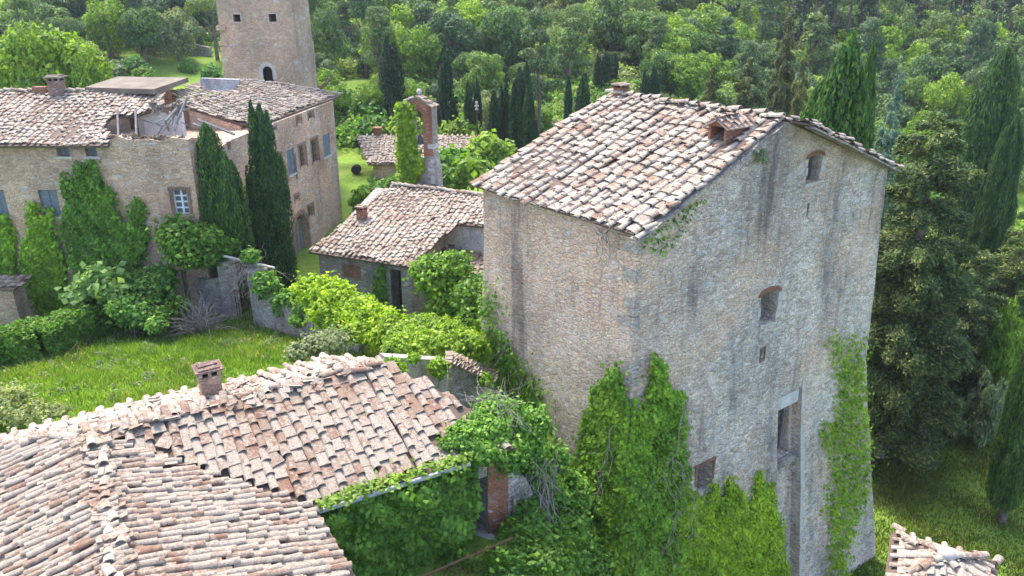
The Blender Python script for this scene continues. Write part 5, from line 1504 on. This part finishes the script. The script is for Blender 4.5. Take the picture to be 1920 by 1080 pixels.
bush('bush', 'grey green weeds at the picture edge behind the farmhouse roof', 'weeds', [(10, 760, 23, 44, .5), (60, 775, 22.6, 36, .5), (-30, 745, 23.5, 44, .5), (110, 770, 23, 22, .5)], 4200, .13, M['olive'], 15, .7, .6, stem=False)
bush('roof_ivy', 'tangled creeper sprawling over the broken corner of the farmhouse roof against the tower', 'ivy', [(905, 800, 17.9, 44, .55), (860, 812, 17.4, 32, .35), (930, 770, 18.6, 44, .6), (960, 800, 18.6, 40, .8), (900, 850, 17.1, 34, .6), (950, 850, 17.8, 44, .8), (1000, 800, 19.2, 34, 1.1), (985, 850, 18.6, 36, 1.2), (840, 830, 17., 20, .3), (920, 815, 17.9, 46, .5), (880, 835, 17.2, 34, .4), (945, 790, 18.8, 40, .8)], 26000, .12, M['bush'], 16, .8, .3)
bush('vine_clump', 'dark ivy hanging down the tower foot beside the brick doorway', 'ivy', [(1000, 900, 18.6, 40, 1.3), (1030, 930, 18.9, 40, 1.4), (985, 960, 17.9, 34, 1.1), (1020, 1010, 18, 50, 1.0), (980, 1040, 17, 40, .7), (930, 1040, 16.6, 20, .6), (1060, 1000, 18.6, 50, 1.2), (1050, 1070, 17.8, 60, 1.), (1100, 1080, 18.4, 60, 1.), (1080, 930, 19.4, 36, 1.3), (1040, 870, 19.6, 30, 1.4)], 24000, .14, M['ivy_dark'], 17)
bush('bush', 'low green undergrowth around the rusty railing', 'weeds', [(900, 1050, 16.4, 34, .5), (850, 1060, 16, 26, .5), (945, 1075, 15.8, 44, .6), (1010, 1085, 16.4, 30, .8)], 3000, .12, M['bush'], 18, .7, .5, stem=False)
def ghit(x, y): return ground_hit(x, y), np.array([0, 0, 1.])
cover('undergrowth', 'dark leafy undergrowth on the slope between the brick doorway and the corner ivy', 'undergrowth', [(945, 1010), (985, 930), (1020, 890), (1070, 900), (1120, 960), (1130, 1085), (860, 1085), (920, 1050)], ghit, 9000, .16, M['ivy_dark'], .7, 21, 6)
def twigs(name, label, cat, c, r, n, mat, seed, rad_=.02, down=0., base=None, group=None, L=1.):
    rng = np.random.default_rng(seed); mb = MB(); c = np.asarray(c, float)
    for k in range(n):
        a = c + rng.normal(size=3) * np.array(r) * .45 if base is None else np.asarray(base) + rng.normal(size=3) * .06
        d = unit(rng.normal(size=3) * np.array([1, 1, .7]) + np.array([0, 0, -down])) if base is None else unit(c + rng.normal(size=3) * np.array(r) - a)
        q = [a]
        for j in range(6):
            d = unit(d + rng.normal(size=3) * .33 + np.array([0, 0, -down * .2])); q.append(q[-1] + d * L * rng.uniform(.12, .34))
        mb.tube(q, np.linspace(rad_, rad_ * .3, 7), 4)
    return tag(mb.build(name, mat), label, cat, group)
g0 = ground_hit(382, 628)
twigs('dead_shrub', 'leafless pinkish grey dead shrub on the lawn before the garden wall', 'shrub', g0 + np.array([-.7, .3, 1.0]), (1.3, .8, .5), 220, M['deadwood'], 1, .02, 0, g0, None, 1.5)
twigs('dead_vine', 'pale mass of bare twigs drooping over the gateway arch', 'vine', P(470, 500, 36), (.8, .5, .6), 110, M['deadwood'], 2, .014, .9, None, None, 1.2)
twigs('dead_vine', 'dry brown vine heap on top of the tangled roof creeper', 'vine', P(925, 762, 18.5), (.62, .5, .12), 150, M['deadwood'], 3, .009, .25, None, None, .6)
twigs('dead_vine', 'curtain of grey hanging roots between the brick doorway and the corner ivy', 'vine', P(1015, 900, 18.2), (.5, .4, .9), 90, M['deadwood'], 4, .010, 1.8)
twigs('dead_vine', 'dry sticks lying in the open brick doorway', 'sticks', P(884, 985, 17.5), (.2, .2, .15), 30, M['deadwood'], 5, .014, .1, None, None, .6)
tg = MB(); tg.tube([P(1020, 985, 17.6), P(1050, 1015, 17.6), P(1085, 1040, 17.8)], .035, 5); tag(tg.build('bare_branch', M['deadwood']), 'bare leaning branch at the foot of the corner ivy', 'branch')

# ------------------------------------------------------------------ trees
def proto(maker, mats, *a, **k):
    c, t = maker(*a, **k)
    c.materials.append(mats); t.materials.append(M['bark'])
    return c, t
HPR = {}
def tree(kind, name, label, cat, x, y, z0, sx, sz, rot, group=None):
    c, t = HPR[kind]
    o = thing(name, label, cat, (x, y, z0), group, False)
    o.rotation_euler[2] = rot; o.scale = (sx, sx, sz)
    link('crown', c, None, o); link('trunk', t, None, o)
    return o
DIM = {}
def add_proto(key, maker, mat, seed, R, H, **k):
    HPR[key] = proto(maker, M[mat], seed, R, H, **k); DIM[key] = (R, H)
KEEP = []
def tree_at(kind, name, label, cat, px, py, Y, wpx, group=None, rot=None, zb=None):
    t = P(px, py, Y); R, H = DIM[kind]
    g = float(gz(t[0], Y)) if zb is None else zb
    dep = Y * CP + (CAMZ - t[2]) * SP
    KEEP.append((px, py, Y, wpx))
    return tree(kind, name, label, cat, t[0], Y, g, wpx / 2 / FPX * dep / R, (t[2] - g) / H, (px * .7) % 6.28 if rot is None else rot, group)
add_proto('cy1', crown_fluted, 'cypress_far', 1, .9, 9., n=7000, size=.26, strands=22, prof_=(.5, .75, .95, 1, .85, .55, .33, .06))
add_proto('cy2', crown_fluted, 'cypress_far', 2, .9, 9., n=7000, size=.26, tips=((-.1, 0, 1.), (.35, 0, .93)), strands=16, prof_=(.5, .75, .95, 1, .85, .55, .33, .06))
add_proto('cyN', crown_fluted, 'cypress', 3, 1.5, 9., n=46000, size=.19, tips=((-.28, 0, 1.), (.5, -.15, .87)), strands=34)
add_proto('cyM', crown_fluted, 'cypress', 4, 1.3, 11., n=46000, size=.19, tips=((-.4, 0, 1.), (.12, -.2, .985), (.55, .2, .95)), strands=26, prof_=(.5, .7, .9, 1, .85, .55, .3, .06))
add_proto('cyL', crown_fluted, 'cypress_lit', 5, 2.0, 14., n=52000, size=.24, tips=((0, 0, 1.), (.55, .3, .93), (-.55, .3, .9)), strands=36, prof_=(.5, .8, .98, 1, .9, .62, .36, .06))
add_proto('cyD', crown_fluted, 'cypress', 6, 2.2, 12., n=52000, size=.24, tips=((0, 0, 1.), (.9, .3, .86), (-.8, .4, .8)), strands=34, prof_=(.4, .7, .9, 1, .98, .85, .62, .2), low=.12)
tree_at('cyN', 'cypress_tree', 'two lobed broad dark cypress rising in front of the manor corner', 'cypress', 392, 234, 38.3, 100, rot=.0)
tree_at('cyM', 'cypress_tree', 'slim tall dark cypress with several tips before the manor side wall', 'cypress', 481, 190, 40, 74, rot=.3)
tree_at('cyL', 'cypress_tree', 'broad sunlit green cypress directly behind the tower gable', 'cypress', 1600, 62, 47, 172, rot=.2)
tree_at('cyL', 'cypress_tree', 'narrow cypress pressed against the right flank of the broad sunlit cypress', 'cypress', 1640, 72, 49, 56, rot=3.)
CY = [(727, 74, 82, 46, 'tallest lone cypress between the watchtower and the bell gable'), (837, 104, 80, 36, 'tall cypress just behind the bell gable shoulder'), (829, 125, 81, 24, 'shorter twin half hidden by the tall cypress at the bell gable shoulder'), (878, 158, 74, 22, 'thin cypress standing next to the rusty aerial mast'), (894, 152, 75, 17, 'thinnest cypress directly behind the rusty aerial mast'), (927, 178, 68, 28, 'first of the dense cypress clump beyond the barn roof, lowest in it'), (946, 156, 70, 30, 'second cypress of the dense clump beyond the barn roof'), (974, 134, 67, 40, 'widest cypress of the dense clump beyond the barn roof'), (988, 122, 72, 26, 'pointed cypress at the back of the dense clump beyond the barn roof'), (993, 150, 66, 36, 'last cypress of the dense clump beyond the barn roof, beside the tower roof edge'),
      (1066, 152, 66, 22, 'small cypress peeping over the tower roof edge'), (1097, 146, 62, 42, 'stout cypress standing over the middle of the tower roof edge'), (1122, 106, 95, 18, 'cypress at the near side of the trio under the umbrella pines'), (1136, 102, 96, 20, 'middle cypress of the trio under the umbrella pines'), (1153, 106, 97, 18, 'end cypress of the trio under the umbrella pines'), (1211, 138, 84, 22, 'first of two cypresses behind the small brick chimney of the tower'), (1226, 130, 85, 26, 'second of two cypresses behind the small brick chimney of the tower'), (967, 38, 125, 18, 'small far cypress high on the wooded slope'), (985, 54, 124, 11, 'thin far cypress beside the small one high on the wooded slope')]
for k, (x, y, Y, w, lab) in enumerate(CY): tree_at('cy1' if k % 3 else 'cy2', 'cypress_tree', lab, 'cypress', x, y - 6, Y, w * 1.12)
add_proto('co1', crown_conifer, 'cedar', 11, 3.6, 18., n=150000, size=.22, pw=.30, whorls=19, droop=.2)
add_proto('co2', crown_conifer, 'cedar', 12, 3.0, 13., n=80000, size=.22, z0=.06, pw=.4, whorls=15, droop=.2)
add_proto('co3', crown_conifer, 'cedar_brown', 13, 2.6, 14., n=60000, size=.30, pw=.6, droop=.4)
add_proto('co4', crown_conifer, 'blue_cedar', 14, 2.6, 12., n=40000, size=.30, droop=.15)
tree_at('co1', 'conifer_tree', 'huge shaggy dark conifer filling the side of the tower', 'conifer', 1768, 222, 37.5, 290, rot=.3)
tree_at('co2', 'conifer_tree', 'dark conifer behind the huge shaggy one near the tower wall', 'conifer', 1700, 380, 43, 170, rot=1.3)
tree_at('co2', 'conifer_tree', 'lower dark conifer on the outer flank of the huge shaggy one', 'conifer', 1845, 470, 41, 190, rot=2.3)
tree_at('cyD', 'cypress_tree', 'dark cypress with brown trunk base cut off by the frame edge beside the shaded lawn', 'cypress', 1992, 560, 32, 100, rot=1.)
tree_at('co2', 'conifer_tree', 'dark conifer cut off by the frame edge below the bright meadow', 'conifer', 1940, 395, 45, 170, rot=.7)
tree_at('co3', 'conifer_tree', 'tall ragged brownish conifer rising above the tower ridge', 'conifer', 1484, 22, 62, 96, rot=.4)
tree_at('co3', 'conifer_tree', 'shorter brownish conifer beside the tall ragged one above the tower roof', 'conifer', 1408, 100, 58, 130, rot=2.4)
tree_at('co3', 'conifer_tree', 'small brownish conifer just over the dormer of the tower roof', 'conifer', 1336, 120, 60, 70, rot=4.4)
tree_at('co3', 'conifer_tree', 'brownish conifer low behind the gable peak of the tower', 'conifer', 1512, 100, 57, 90, rot=1.1)
tree_at('co4', 'conifer_tree', 'silver blue conifer between the broad cypress and the shaggy conifer', 'conifer', 1690, 118, 58, 104, rot=1.)
tree_at('cyD', 'cypress_tree', 'big dark bluish cypress standing high behind the shaggy conifer', 'cypress', 1888, 92, 62, 104)
tree_at('cyD', 'cypress_tree', 'mid sized dark cypress over the bright meadow at the frame edge', 'cypress', 1905, 228, 52, 74)
tree_at('cyD', 'cypress_tree', 'lower plump cypress before the bright meadow at the frame edge', 'cypress', 1882, 272, 49, 66)
tree_at('cy2', 'cypress_tree', 'small slim cypress beside the lower plump one', 'cypress', 1850, 292, 50, 40)
add_proto('li1', crown_broad, 'lime', 21, 3.2, 6.6, size=.34, n=6000)
add_proto('li2', crown_broad, 'lime', 22, 3.0, 6.6, n=4200, size=.34, tall=1.1)
add_proto('ok1', crown_broad, 'oak', 23, 3.2, 6.6, size=.34, n=6000)
add_proto('ok2', crown_broad, 'oak', 24, 3.3, 7.2, size=.34, n=6000, nb=32)
add_proto('ol1', crown_broad, 'olive', 25, 3.0, 6.0, size=.34, n=6000)
add_proto('ho1', crown_broad, 'holm', 26, 3.3, 7.0, size=.34, n=6000)
add_proto('ho2', crown_broad, 'holm', 27, 3.0, 6.6, size=.34, n=6000, nb=30)
add_proto('um1', crown_umbrella, 'pine', 28, 4., 10., n=4600)
add_proto('um2', crown_umbrella, 'pine', 29, 3.8, 10., n=4600)
add_proto('pi1', crown_pine, 'pine', 30, 2.6, 12., n=3600)
add_proto('pi2', crown_pine, 'pine', 31, 2.4, 12., n=3600)
add_proto('big', crown_broad, 'lime', 32, 4., 10., n=14000, nb=44, size=.36)
tree_at('big', 'broadleaf_tree', 'big round sunlit tree behind the manor chimney', 'tree', 72, 28, 64, 190)
tree_at('big', 'broadleaf_tree', 'small sunlit bushy tree at the end of the manor ridge', 'tree', 160, 95, 60, 80)
tree_at('um1', 'umbrella_pine', 'tall bluish umbrella pine standing right beside the watchtower', 'pine tree', 585, -12, 74, 130)
for k, (x, y, Y, w, lab) in enumerate(((1062, 82, 112, 90, 'wide umbrella pine in the valley behind the cypress trio'), (1120, 66, 118, 120, 'largest flat crowned umbrella pine on the valley side'), (1165, 92, 108, 74, 'umbrella pine just over the cypress trio'), (1152, 26, 128, 92, 'greyish ball shaped pine above the umbrella pines'), (1060, 118, 100, 60, 'low umbrella pine nearest the stout cypress'))):
    tree_at('um2' if k % 2 else 'um1', 'umbrella_pine', lab, 'pine tree', x, y, Y, w)
for k, (x, y, Y, w, kd, lab) in enumerate(((905, 92, 92, 84, 'ok1', 'rounded fresh tree behind the thin cypresses'), (790, 88, 100, 60, 'ok2', 'domed tree between the two tallest cypresses'), (1272, 105, 104, 90, 'li1', 'bright yellow green tree behind the tower roof ridge'), (690, 150, 84, 70, 'li2', 'sunny tree beside the lone tallest cypress'), (1722, 215, 88, 84, 'li1', 'bright leafy tree behind the silver conifer'), (1790, 130, 104, 90, 'li2', 'bright leafy tree under the big bluish cypress'), (1905, 540, 40, 70, 'li1', 'sunlit leafy tree beside the distant cottage roof'), (1870, 690, 38, 70, 'ol1', 'pale grey green tree under the shaggy conifer at the frame edge'), (1655, 395, 60, 60, 'li2', 'bright leafy tree glimpsed beside the tower edge'))):
    tree_at(kd, 'broadleaf_tree', lab, 'tree', x, y, Y, w)
SH = [(655, 262, 80, 30, 'hedge', 'round bush on the green slope beside the far manor corner'), (690, 210, 84, 34, 'bush', 'leafy bush below the lone tallest cypress'), (640, 190, 86, 30, 'hedge', 'bush just over the far manor eave'), (700, 240, 78, 30, 'bush', 'bush behind the end of the low barn'), (850, 308, 56, 34, 'bush', 'round bush between bell gable and tower roof'), (835, 335, 54, 26, 'hedge', 'bush behind the chapel ridge beside the bell gable'), (915, 285, 57, 36, 'vine_yellow', 'yellow green bush before the cypress clump'), (885, 320, 54, 30, 'vine_yellow', 'yellow green bush at the tower roof corner'), (705, 366, 58, 26, 'bush', 'bush covering the foot of the barn'), (738, 350, 57, 20, 'bush', 'bush against the creeper covered bell gable pier'), (690, 370, 55, 24, 'hedge', 'low bush behind the chapel chimney'), (760, 235, 72, 24, 'lime', 'bright bush behind the bell gable top'), (868, 245, 74, 26, 'lime', 'bright bush behind the thin cypresses'), (800, 250, 74, 24, 'lime', 'bright bush seen past the bell arch'),
      (250, 122, 100, 17, 'bush', 'dark round bush in the meadow behind the flat roof slab'), (268, 140, 96, 14, 'lime', 'sunny bush beside the round one in the meadow'), (350, 124, 104, 12, 'bush', 'small lone bush in the meadow near the watchtower'), (215, 130, 98, 16, 'olive', 'greyish bush at the meadow edge behind the manor ridge'), (395, 135, 100, 14, 'bush', 'bush at the watchtower foot in the meadow')]
for k, (x, y, Y, r, m, lab) in enumerate(SH): bush('bush', lab, 'bush', [(x, y, Y, r), (x + r * .5, y + r * .3, Y - .5, r * .7), (x - r * .5, y + r * .35, Y - .3, r * .7)], 1500, .3 + r / 120, M[m], 60 + k, .75, .3, None, .62, False)
mw = MB(); rough_wall(mw, [P(262, 110, 112)[:2], P(305, 112, 112)[:2], P(400, 120, 110)[:2]], [1.6, 1.4, 1.1], .5, 9); tag(mw.build('field_wall', M['grey_stone']), 'low grey field wall along the far side of the meadow', 'wall')

# the wood on the hill: single trees nearest, the rest as one mass
CLEAR = [[(628, 262), (668, 250), (690, 300), (680, 420), (640, 430)], [(170, 112), (420, 112), (420, 165), (170, 165)], [(1795, 315), (1835, 315), (1835, 370), (1795, 370)], [(1895, 320), (1930, 320), (1930, 440), (1895, 440)], [(640, 148), (715, 148), (715, 180), (640, 180)]]
HIDE = [[(400, -400), (548, -400), (562, 165), (420, 165)], [(900, 345), (1175, 195), (1480, 240), (1655, 330), (1630, 1080), (1000, 1080)], [(-40, 185), (630, 190), (640, 400), (-40, 600)]]
def proj(p):
    d = p[1] * CP + (CAMZ - p[2]) * SP
    return 960 + FPX * p[0] / d, 540 - FPX * ((p[2] - CAMZ) * CP + p[1] * SP) / d
rngF = np.random.default_rng(2024)
cand = []
Y = 76.
while Y < 300:
    st = 3.1 + Y * .0085
    hw_ = Y * .69 + 8
    for x in np.arange(-hw_, hw_, st):
        cand.append((x + rngF.normal() * st * .3, Y + rngF.normal() * st * .3))
    Y += st * .95
near, far = [], []
for x, y in cand:
    z = float(gz(x, y))
    u = rngF.random()
    px, _ = proj((x, y, z))
    # pines crown the upper right, holm oaks and grey crowns the left, fresh green in the valley
    right = sstep(1000, 1500, px); up = sstep(105, 170, y)
    wts = {'li1': .13 + .05 * right, 'li2': .12, 'ok1': .17, 'ok2': .16, 'ol1': .13 * (1 - right), 'ho1': .13 + .06 * up * (1 - right), 'ho2': .12, 'pi1': .05 + .28 * right * up, 'pi2': .04 + .26 * right * up, 'um1': .05}
    ks = list(wts); w = np.array([wts[k] for k in ks]); w = np.cumsum(w / w.sum()); kd = ks[int(np.searchsorted(w, u))]
    R, H = DIM[kd]; s = rngF.uniform(.55, 1.05); sz = s * rngF.uniform(.95, 1.35)
    if y < 100: s *= .8; sz *= .75
    if kd in ('pi1', 'pi2'): s *= 1.05; sz *= 1.05
    h = H * sz
    t, m_, b = proj((x, y, z + h)), proj((x, y, z + h * .6)), proj((x, y, z + h * .1))
    if t[0] < -70 or t[0] > 1990 or t[1] > 620 or m_[1] < -60: continue
    if any(inpoly([q[0]], [q[1]], c)[0] for c in CLEAR for q in (t, m_, b)): continue
    if any(inpoly([t[0]], [t[1]], c)[0] and inpoly([m_[0]], [m_[1]], c)[0] for c in HIDE): continue
    if x > 12 and y < 85 and 1640 < t[0] < 1900 and t[1] > 300: continue
    # keep clear of the meadow by the sight line too
    (near if y < 128 else far).append((y, x, z, kd, s, sz))
near.sort()
def clash(y, x, z, kd, s, sz):
    R, H = DIM[kd]; d = y * CP
    tx, ty = proj((x, y, z + H * sz * .55)); rp = R * s * FPX / d
    _, tt_ = proj((x, y, z + H * sz))
    for (px_, py_, Y_, w_) in KEEP:
        if y < Y_ + 3 and abs(tx - px_) < (w_ * .5 + rp * .75) and tt_ > py_ - 5 and tt_ < py_ + 3000. / Y_ * 1.6: return True
    return False
near = [n for n in near if not clash(*n)]; near, spill = near[:255], near[255:]
far += spill
KIND = {'li': ('broadleaf_tree', 'fresh bright green broadleaf tree in the wood on the hillside', 'tree', 'bright green trees of the hillside wood'), 'ok': ('broadleaf_tree', 'mid green rounded oak like tree in the wood on the hillside', 'tree', 'mid green rounded trees of the hillside wood'), 'ol': ('broadleaf_tree', 'pale grey green rounded tree in the wood on the hillside', 'tree', 'grey green trees of the hillside wood'), 'ho': ('broadleaf_tree', 'very dark dense evergreen tree in the wood on the hillside', 'tree', 'dark evergreen trees of the hillside wood'), 'pi': ('pine_tree', 'slender dark pine with a bare trunk in the hillside wood', 'pine tree', 'slender pines of the hillside wood'), 'um': ('umbrella_pine', 'flat crowned umbrella pine standing within the hillside wood', 'pine tree', 'umbrella pines of the hillside wood')}
for y, x, z, kd, s, sz in near:
    nm, lab, cat, grp = KIND[kd[:2]]
    tree(kd, nm, lab, cat, x, y, z, s, sz, rngF.random() * 6.28, grp)
# scrub between the trees
UC = []
while len(UC) < 2000:
    y = 62 + 100 * rngF.random() ** 1.1; x = rngF.uniform(-.7, .7) * (y + 10)
    if len(UC) % 4 == 0: x, y = rngF.uniform(-24, 14), rngF.uniform(79, 122)
    z = float(gz(x, y))
    q = proj((x, y, z)); q2 = proj((x, y, z + 1.5))
    if any(inpoly([k[0]], [k[1]], c)[0] for c in CLEAR for k in (q, q2)) or q[0] < -60 or q[0] > 1980: continue
    if x < -9 and y < 74: continue
    if -26 < x < -14 and y < 68: continue
    if -12 < x < 4 and 62 < y < 76: continue
    UC.append((x, y, z, rngF.uniform(.8, 1.9), rngF.integers(3)))
for m_i, (mt, lab) in enumerate((('lime', 'bright scrub growing between the trees of the valley'), ('bush', 'mid green scrub growing between the trees of the valley'), ('olive', 'greyish scrub growing between the trees of the valley'))):
    A = []
    for x, y, z, r, k in UC:
        if k != m_i: continue
        A.append(blob_leaves(rngF, [(x, y, z + r * .4), (x + r * .5, y, z + r * .7), (x - r * .4, y + r * .3, z + r * .8)], [(r, r, r * .8), (r * .6, r * .6, r * .5), (r * .55, r * .55, r * .5)], 170, .42, .75, .6))
    ub = MB(); ub.quads(np.concatenate(A)); tag(ub.build('undergrowth', M[mt]), lab, None, None, 'stuff')
# far mass: one object, several materials
def coords(me):
    a = np.empty(len(me.vertices) * 3, np.float32); me.vertices.foreach_get('co', a); return a.reshape(-1, 4, 3)
FP = {}
for kd, mk, R, H, n, sz in (('li', crown_broad, 3.2, 6.6, 1500, .52), ('ok', crown_broad, 3.2, 6.8, 1500, .52), ('ol', crown_broad, 3., 6., 1400, .52), ('ho', crown_broad, 3.3, 7., 1500, .52), ('pi', crown_pine, 2.6, 12., 900, .7), ('um', crown_umbrella, 4., 10., 1000, .7)):
    FP[kd] = []
    for q in range(3):
        c, t = mk(100 + q * 7 + len(kd), R, H, n=n, size=sz); FP[kd].append(coords(c)); bpy.data.meshes.remove(c); bpy.data.meshes.remove(t)
MK = {'li': 'lime', 'ok': 'oak', 'ol': 'olive', 'ho': 'holm', 'pi': 'pine', 'um': 'pine'}
slot = ['lime', 'oak', 'olive', 'holm', 'pine', 'lit_oak', 'dry_oak', 'deep_pine']
M['lit_oak'] = leafmat('yellowish_oak_leaf', (.07, .10, .03), (.12, .16, .045), (.18, .21, .07), .25, .6, 0)  # yellower oak tone, dealt at random among the far trees
M['dry_oak'] = leafmat('bluish_oak_leaf', (.035, .07, .035), (.06, .105, .05), (.10, .15, .07), .22, .6, 0)
M['deep_pine'] = leafmat('deep_pine_needle', (.022, .042, .022), (.04, .065, .034), (.08, .11, .055), .16, .6, 0)
VV = {s: [] for s in slot}; tm = MB()
for y, x, z, kd, s, sz in far:
    k2 = kd[:2]; base = FP[k2][rngF.integers(3)]
    a = rngF.random() * 6.28; ca, sa = math.cos(a), math.sin(a)
    G = np.empty_like(base)
    G[..., 0] = (base[..., 0] * ca - base[..., 1] * sa) * s + x; G[..., 1] = (base[..., 0] * sa + base[..., 1] * ca) * s + y; G[..., 2] = base[..., 2] * sz + z
    sl = MK[k2]
    if k2 == 'ok': sl = ('oak', 'lit_oak', 'dry_oak')[rngF.integers(3)]
    if k2 == 'pi': sl = ('pine', 'deep_pine')[rngF.integers(2)]
    VV[sl].append(G)
    if k2 == 'pi': tm.tube([(x, y, z - .5), (x, y, z + 10 * sz)], [.3, .1], 5)
mb = MB(); cnt = []
for s in slot:
    A = np.concatenate(VV[s]) if VV[s] else np.zeros((0, 4, 3)); mb.quads(A); cnt.append(len(A))
nt = 0; mb.add(np.concatenate(tm.v), tm.f); nt = len(tm.f)
wood = mb.build('woodland', None)
for s in slot: wood.data.materials.append(M[s])
wood.data.materials.append(M['bark'])
mi = np.concatenate([np.full(c, i) for i, c in enumerate(cnt)] + [np.full(nt, len(slot))]).astype(np.int32)
wood.data.polygons.foreach_set('material_index', mi)
tag(wood, 'dense mixed woodland covering the upper hillside', None, None, 'stuff')
print('TREES near', len(near), 'far', len(far), 'faces', sum(cnt))

# ------------------------------------------------------------------ grass
WA = []; rngw = np.random.default_rng(31)
for k in range(150):
    x, y = rngw.uniform(-21, -5), rngw.uniform(20, 35)
    if y - 16.5 - (x + 9.65) * .59 < 3.6: continue
    r = rngw.uniform(.15, .45); z = float(gz(x, y)); WA.append(blob_leaves(rngw, [(x, y, z + r * .3)], [(r, r, r * .8)], 60, .16, .35, .4))
ub = MB(); ub.quads(np.concatenate(WA)); tag(ub.build('weeds', M['olive']), 'scattered pale weeds in the courtyard lawn', None, None, 'stuff')
def grass(name, label, x0, x1, y0, y1, n, h, mat, seed, keep=None):
    rng = np.random.default_rng(seed)
    x, y = rng.uniform(x0, x1, n), rng.uniform(y0, y1, n)
    d = .5 + .5 * np.sin(x * .9 + 2 * np.sin(y * .6)) * np.sin(y * .8 + 1.5 * np.sin(x * .5))
    ok = rng.random(n) < .45 + .55 * d
    if keep is not None: ok &= keep(x, y)
    x, y, d = x[ok], y[ok], d[ok]; n = len(x); z = gz(x, y)
    hh = h * rng.uniform(.4, 1.2, n) * (.6 + .7 * d); a = rng.random(n) * 6.28; w = .018 + .022 * rng.random(n)
    lean = rng.normal(size=(n, 2)) * .35 * hh[:, None]
    ca, sa = np.cos(a) * w, np.sin(a) * w
    V = np.stack([np.stack([x - ca, y - sa, z - .02], 1), np.stack([x + ca, y + sa, z - .02], 1), np.stack([x + ca * .5 + lean[:, 0] * .5, y + sa * .5 + lean[:, 1] * .5, z + hh * .6], 1), np.stack([x + lean[:, 0], y + lean[:, 1], z + hh], 1)], 1)
    mb = MB(); mb.quads(V)
    return tag(mb.build(name, mat), label, None, None, 'stuff')
grass('grass', 'long sunlit grass of the overgrown courtyard lawn', -23, -4, 19, 37, 120000, .3, M['grass_blade'], 1, lambda x, y: (y - 16.5 - (x + 9.65) * .59 > 3.3))
grass('seeding_grass', 'straw coloured seeding grass heads in the courtyard lawn', -23, -4, 19, 37, 9000, .45, M['straw'], 4, lambda x, y: (y - 16.5 - (x + 9.65) * .59 > 3.3) & (np.sin(x * .7 + y * .3) * np.sin(y * .55 - x * .2) > .1))
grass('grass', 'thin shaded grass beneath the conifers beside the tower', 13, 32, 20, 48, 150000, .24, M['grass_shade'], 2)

for o in list(bpy.data.objects):
    if '_w' in o: del o['_w']

# ------------------------------------------------------------------ thin summer haze
hm = bpy.data.materials.new('haze'); hm.use_nodes = True
ht = hm.node_tree
ht.nodes.remove(ht.nodes['Principled BSDF'])
pv = ht.nodes.new('ShaderNodeVolumePrincipled')
pv.inputs['Color'].default_value = (.80, .88, 1, 1); pv.inputs['Density'].default_value = .0002; pv.inputs['Anisotropy'].default_value = .2
ht.links.new(pv.outputs[0], ht.nodes['Material Output'].inputs['Volume'])
mb = MB(); mb.box((0, 205, 42), (720, 460, 96)); hz = mb.build('haze', hm); hz['kind'] = 'stuff'; hz['label'] = 'thin pale summer haze over the valley'
